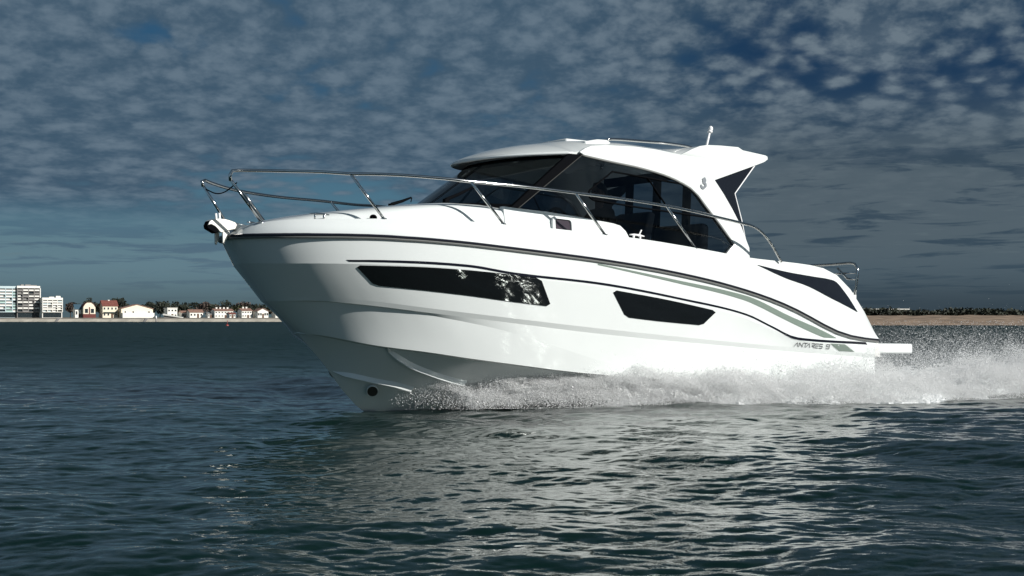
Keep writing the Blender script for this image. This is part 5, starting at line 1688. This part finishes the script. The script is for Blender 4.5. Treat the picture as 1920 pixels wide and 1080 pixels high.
def apartment(x0, x1, htop, nf, nb, depth, label, wallm, slabm, bal, seed, ground=3.0, y=664):
    b = Bld('apartment_block', x0, x1, y, depth, label, 'apartment block')
    r = random.Random(seed)
    W = b.W
    b.box('wall', 0, 0, W, htop, wallm, .9, depth - .9)
    b.box('parapet', -.15, htop, W + .3, 1.1, M_render if slabm is M_grey else slabm, -.1, depth + .2)
    if slabm is M_grey:
        b.box('end_wall', W - .02, 0, .5, htop, M_render, 0, depth)
    # frame of slabs and fins proud of the recessed wall
    fh = (htop - ground) / nf
    for i in range(nf + 1):
        b.box('floor_slab', 0, ground + i * fh - .15, W, .3, slabm, .05, .85)
    for j in range(nb + 1):
        b.box('fin', W * j / nb - .15 if j else -.05, ground, .3, htop - ground, slabm, 0, .9)
    for i in range(nf):
        for j in range(nb):
            bx = W * j / nb + .22
            bw = W / nb - .44
            z0 = ground + i * fh
            w = b.box('window', bx + .15, z0 + .2, bw - .3, fh - .5, M_pane if r.random() < .72 else M_grey, .82, .1)
            c = r.random()
            m = bal[0] if c < .62 else (bal[1] if c < .85 else None)
            if m is not None:
                b.box('balcony', bx, z0 + .15, bw * (1 if r.random() < .7 else .62), fh * .42, m, .02, .12)
    b.box('shopfront', .4, .2, W - .8, ground - .6, M_pane, .8, .12)
    for k in range(3):
        px_ = W * r.uniform(.15, .85)
        b.box('roof_box', px_, htop + 1.1, r.uniform(1.2, 3.0), r.uniform(.5, 1.1), slabm, depth * .4, 2.0)
    return b


PX = lambda p: (p - 960) * .2714          # bearing of the promenade, 665 m off
apartment(PX(-26), PX(52), 15.0, 8, 6, 9, 'tall pale blue apartment block with rows of white and green balconies', M_palebl, M_palebl, (M_render, M_pgreen), 3, y=655.5)
apartment(PX(34.4), PX(84), 15.2, 8, 4, 8, 'tall white apartment block with dark grey recessed balconies', M_grey, M_grey, (M_render, M_grey), 8, y=663.5)
apartment(PX(81), PX(127), 9.2, 5, 4, 8, 'lower white apartment block with five floors of balconies', M_render, M_render, (M_render, M_palebl), 5)


def house(name, p0, p1, hw, rise, label, wallm, roofm, style='side', depth=7.0, nwin=3, floors=1, chim=0, y=668, annex=None, cat='house', frame=None, awn=None):
    b = Bld(name, PX(p0), PX(p1), y, depth, label, cat)
    b.wallm = wallm
    W = b.W
    b.box('wall', 0, 0, W, hw, wallm)
    if style == 'flat':
        rf = b.box('roof', -.2, hw, W + .4, .3, roofm, -.2, depth + .4)
    elif style == 'side':
        rf = b.gable_side(0, W, hw, rise, roofm)
    else:
        rf = b.gable_front(0, W, hw, rise, roofm)
    for k in range(chim):
        b.chimney(rf, W * (k + 1) / (chim + 1), depth * .5, hw + rise * .7, 1.1)
    fh = hw / floors
    for f in range(floors):
        for j in range(nwin):
            if f == 0 and j == nwin // 2:
                continue
            b.window(W * (j + .5) / nwin - .5, f * fh + fh * .35, 1.0, fh * .42, frame=frame)
    d = b.box('door', W * (nwin // 2 + .5) / nwin - .5, .05, 1.0, min(2.1, fh * .8), M_wood, -.08, .14)
    if awn:
        b.box('awning', .5, fh * .86, W - 1.0, .35, awn, -1.0, 1.1)
    if annex:
        x, w, h, m = annex
        b.box('annex', x * W, 0, w * W, h, m, -3.0, 2.95)
    return b


house('villa', 137, 156, 4.6, 2.2, 'small house with a blue slate roof beside the mansard house', M_render, M_slate, depth=5, nwin=2)
# mansard house
b = Bld('villa', PX(154), PX(184), 667, 6, 'cream house with rounded mansard gable and dark red ground floor', 'house')
b.wallm = M_cream
W = b.W
b.box('wall', 0, 2.0, W, 3.6, M_cream)
b.box('ground_floor', -.15, 0, W + .3, 2.0, M_brick, -.2, 6.3)
mb = MB()
mb.prism([(0, 0, 5.6), (W, 0, 5.6), (W * .86, 0, 7.0), (W * .66, 0, 7.9), (W * .34, 0, 7.9), (W * .14, 0, 7.0)], (0, 5.6, 0))
mb.build('gable', M_cream, b.rt)
mb = MB()
o_ = [(-.3, 5.4), (W * .12, 7.1), (W * .33, 8.05), (W * .67, 8.05), (W * .88, 7.1), (W + .3, 5.4)]
i_ = [(-.05, 5.62), (W * .14, 7.02), (W * .34, 7.92), (W * .66, 7.92), (W * .86, 7.02), (W + .05, 5.62)]
mb.prism([(x, -.3, z) for x, z in o_] + [(x, -.3, z + .01) for x, z in i_[::-1]], (0, 6.4, 0))
mb.build('roof', M_brick, b.rt)
b.box('wall_band', W * .45, 2.0, W * .1, 3.5, M_brick, -.05, .2)
for fx0 in (.1, .6):
    b.window(W * fx0, 2.4, W * .3, 2.4)
# red roofed house: two wings
b = house('villa', 189, 226, 6.2, 2.6, 'house with steep brown red tiled roof and white chimney', M_cream, M_redt, depth=7, nwin=4, floors=2, chim=1, awn=M_shut)
b = house('beach_hall', 224, 292, 4.6, 2.2, 'long white twin gabled beach hall with low white front wall', M_cream, M_tile, 'front', depth=9, nwin=4, annex=(0.0, 1.0, 2.6, M_render), cat='hall')
house('villa', 311, 340, 4.9, .2, 'white flat roofed villa above the sloping slipway ramp', M_render, M_render, 'flat', depth=7, nwin=3, floors=2)
house('bungalow', 334, 354, 2.6, .9, 'low white bungalow with shallow terracotta roof right of the flat villa', M_render, M_tile, depth=6, nwin=4, y=672)
house('villa', 353, 386, 2.9, 1.2, 'white seaside house with dark verandah and low terracotta roof', M_render, M_tile, depth=6, nwin=4)
house('beach_hut', 387, 399, 1.9, .6, 'smallest white hut with a sloping roof left of the long terrace', M_render, M_grey, depth=4, nwin=2, cat='hut')
house('terrace', 400, 444, 3.6, .9, 'long two storey white terrace with terracotta roof and chimneys', M_render, M_tile, depth=7, nwin=6, floors=2, chim=4, cat='terrace')
house('bungalow', 436, 455, 1.9, .6, 'small bungalow with red roof in front of the long terrace', M_render, M_redt, depth=5, nwin=3, y=658)
house('villa', 451, 481, 3.7, 1.0, 'white house with two chimneys right of the long terrace', M_render, M_tile, depth=7, nwin=4, floors=2, chim=2)
house('villa', 481, 512, 3.4, 1.4, 'wide white gabled house close to the speeding boat bow', M_render, M_tile, 'front', depth=7, nwin=5)
house('villa', 509, 534, 2.6, 1.1, 'last white house before the boat hides the shore', M_render, M_tile, depth=6, nwin=3, chim=1, y=676)
house('villa', 366, 378, 5.6, 1.1, 'pale house half hidden among dark trees behind the verandah house', M_cream, M_tile, depth=5, nwin=2, y=712)

# slipway ramp
mb = MB()
x0 = PX(318)
mb.prism([(x0, 652, 4.0), (PX(353), 652, 2.2), (PX(353), 652, 1.9), (x0, 652, 3.3)], (0, 3, 0))
rp_ = mb.build('slipway_ramp', M_render)
tag(rp_, 'white sloping ramp in front of the flat roofed villa', 'ramp')
mb = MB()
mb.prism([(x0 + .4, 652.6, 3.25), (PX(351), 652.6, 1.95), (x0 + .4, 652.6, 1.95)], (0, 2, 0))
mb.build('ramp_base', M_grey, rp_)

# sea wall and land
mb = MB()
sec = [(645, -1.0), (648.6, 1.35), (649.2, 1.36)]
xs2 = np.linspace(PX(-160), PX(760), 90)
wob = [.25 * sin(i * 1.7) + .2 * sin(i * .63) for i in range(90)]
mb.grid([[(x, yy + (w_ if zz < 0 else 0), zz) for x, w_ in zip(xs2, wob)] for yy, zz in sec])
sw = mb.build('sea_wall', M_quay)
tag(sw, 'long pale stone sea wall below the white town', 'sea wall')
mb = MB()
mb.box(((xs2[0] + xs2[-1]) / 2, 649.8, 1.60), (xs2[-1] - xs2[0], 1.2, .7))
mb.build('wall_cap', M_quaycap, sw)
for p_ in (5, 129, 290):
    mb = MB()
    mb.prism([(PX(p_) - .6, 645.0, -.6), (PX(p_) + .5, 645.0, -.6), (PX(p_) + 1.3, 648.4, 1.9), (PX(p_) + .1, 648.4, 1.9)], (0, 2.0, 0))
    mb.build('steps', M_grey, sw)
land = MB()
land.grid([[(-320, 650, 1.93), (-54, 650, 1.93), (-10, 560, 1.5), (20, 420, 1.3), (40, 246, 1.9), (400, 246, 2.1)],
           [(-420, 900, 2.4), (-60, 900, 2.4), (0, 800, 2.4), (60, 700, 2.4), (120, 520, 2.5), (600, 500, 2.6)],
           [(-900, 2500, 6), (-100, 2500, 6), (0, 2500, 6), (200, 2500, 6), (500, 2500, 6), (1500, 2500, 6)]])
o = land.build('ground', M_land)
tag(o, kind='structure')
mb = MB()
bx = np.linspace(24, 420, 160)
prof_ = [(205, -.5), (213, 0.0), (219, .55), (226, 1.0), (233, 1.5), (240, 1.75), (248, 1.8)]
mb.grid([[(x, yy + 1.2 * sin(x * .21) + .8 * sin(x * .083 + 1), zz + (.10 * sin(x * .9 + yy) if zz > 1 else 0)) for x in bx] for yy, zz in prof_])
o = mb.build('beach', M_sand, smooth=True)
tag(o, kind='structure')


def leaf_cloud(mb, c, r, n, s, rr):
    for _ in range(n):
        while True:
            p = Vector((rr.uniform(-1, 1), rr.uniform(-1, 1), rr.uniform(-1, 1)))
            if p.length < 1:
                break
        q = Vector((c[0] + p.x * r[0], c[1] + p.y * r[1], c[2] + p.z * r[2]))
        a = Vector((rr.gauss(0, 1), rr.gauss(0, 1), rr.gauss(0, 1))).normalized()
        b_ = a.orthogonal().normalized()
        k = s * rr.uniform(.6, 1.4)
        d_ = a.cross(b_)
        mb.poly([q + b_ * k, q + d_ * k * .7, q - b_ * k, q - d_ * k * .7])


def tree(x, y, h, w, mat, label, seed, group='trees behind the seafront houses', base=2.2):
    rr = random.Random(seed)
    t = empty('tree', (x, y, base))
    tag(t, label, 'tree', group)
    mb = MB()
    mb.tube([(0, 0, -.3), (.1, 0, h * .3), (0, .1, h * .6)], [.28, .22, .1], 6)
    for k in range(4):
        a = k * 1.6 + rr.random()
        mb.tube([(0.05, 0, h * .35), (cos(a) * w * .3, sin(a) * w * .3, h * .65)], [.12, .04], 5)
    mb.build('trunk', M_bark, t)
    mb = MB()
    nb = 7
    for k in range(nb):
        a = rr.uniform(0, 2 * pi)
        q = rr.uniform(.05, .34) * w
        cz_ = h * rr.uniform(.38, .80)
        leaf_cloud(mb, (cos(a) * q, sin(a) * q, cz_), (w * rr.uniform(.2, .34), w * rr.uniform(.2, .34), h * rr.uniform(.14, .24)), 95, .55, rr)
    mb.build('crown', mat, t)


KIND = {0: ('dark evergreen tree', M_leaf), 1: ('olive green tree', M_leaf2), 2: ('bare brown winter tree', M_leaf3)}
TREES = [(132, 8.6, 7, 2, 'bare brown winter tree right of the lower apartment block'), (146, 8.5, 8, 0, 'dark tree behind the blue slate roof'),
         (168, 11.3, 8, 0, 'pointed dark tree rising behind the mansard house'), (186, 8.8, 7, 0, 'dark tree between mansard house and red roof'),
         (218, 11.2, 12, 0, 'broad dark tree behind the brown red roof'), (236, 8.4, 11, 0, 'dark tree left of the twin gabled hall roof'),
         (268, 7.6, 10, 0, 'dark tree just left of the hall right gable'), (285, 8.4, 10, 0, 'dark tree above the hall right end'),
         (300, 9.5, 10, 0, 'round dark tree left of the flat villa'), (318, 9.8, 10, 0, 'tallest dark tree over the flat villa'),
         (340, 8.2, 11, 0, 'dark tree right of the flat villa roof'), (356, 9.2, 13, 0, 'wide dark tree over the verandah house'),
         (379, 8.9, 9, 2, 'bare brown tree behind the half hidden pale house'), (394, 7.6, 10, 0, 'low dark tree behind the smallest hut'),
         (408, 6.9, 9, 1, 'olive tree over the terrace left end'), (424, 9.2, 12, 0, 'large round dark tree over the long terrace'),
         (445, 7.8, 9, 1, 'olive tree behind the terrace right end'), (459, 9.6, 9, 2, 'tall bare brown tree behind the two chimney house'),
         (474, 7.0, 10, 0, 'low dark tree left of the wide gabled house'), (494, 7.6, 12, 0, 'dark tree behind the wide gabled house'),
         (512, 7.3, 10, 1, 'olive tree behind the last white house'), (530, 6.6, 10, 0, 'dark tree nearest to the boat bow')]
for i, (p_, h, w, k, lab) in enumerate(TREES):
    yy = 700 + (i % 3) * 8
    tree((p_ - 960) / 2450 * yy, yy, h * 1.0, w, KIND[k][1], lab, 100 + i)

# scrub along the right hand dune, too tangled to count
rr = random.Random(5)
mb = MB()
for k in range(620):
    x = rr.uniform(40, 150)
    y = rr.uniform(239, 252)
    hgt = 1.0 + .5 * (sin(x * .31) * .5 + sin(x * .83 + 1) * .3 + rr.uniform(-.4, .6))
    leaf_cloud(mb, (x, y, 1.75 + hgt * .4), (rr.uniform(.5, 1.3), .8, max(.25, hgt * .6)), 30, .28, rr)
o = mb.build('scrub', M_leaf)
tag(o, 'low dark scrub along the top of the sandy dune', 'scrub', kind='stuff')
b = Bld('beach_pavilion', 77, 92, 300, 4, 'long low pale pavilion roof behind the dune scrub', 'pavilion', rot=radians(8), base=2.0)
b.wallm = M_cream
b.box('wall', 0, 0, b.W, 1.25, M_cream)
b.box('roof', -.3, 1.27, b.W + .6, .2, M_render, -.4, 4.8)
for k in range(5):
    b.window(b.W * (k + .3) / 5, .4, 1.1, .7)

# marker post and buoy
mb = MB()
mb.tube([(PX(291) * .96, 640, -1), (PX(291) * .96, 640, 1.4)], .35, 8)
mp = mb.build('marker_post', M_grey, smooth=True)
tag(mp, 'dark marker post with white top standing at the sea wall', 'marker post')
mb = MB()
mb.tube([(PX(291) * .96, 640, 1.42), (PX(291) * .96, 640, 2.9)], [.4, .3], 8)
mb.build('post_top', M_white, mp, smooth=True)
M_red = pmat('red_buoy', (.30, .05, .04), .5)
by = empty('buoy', (-42.5, 195, 0))
tag(by, 'small red buoy afloat off the long terrace', 'buoy')
mb = MB()
mb.tube([(0, 0, -.3), (0, 0, .12), (0, 0, .2)], [.22, .24, .1], 10)
mb.build('float', M_red, by, smooth=True)
mb = MB()
mb.tube([(0, 0, .2), (.06, 0, .72)], [.05, .02], 6)
mb.ball((.06, 0, .72), .08, 8, 6)
mb.build('staff', M_red, by, smooth=True)
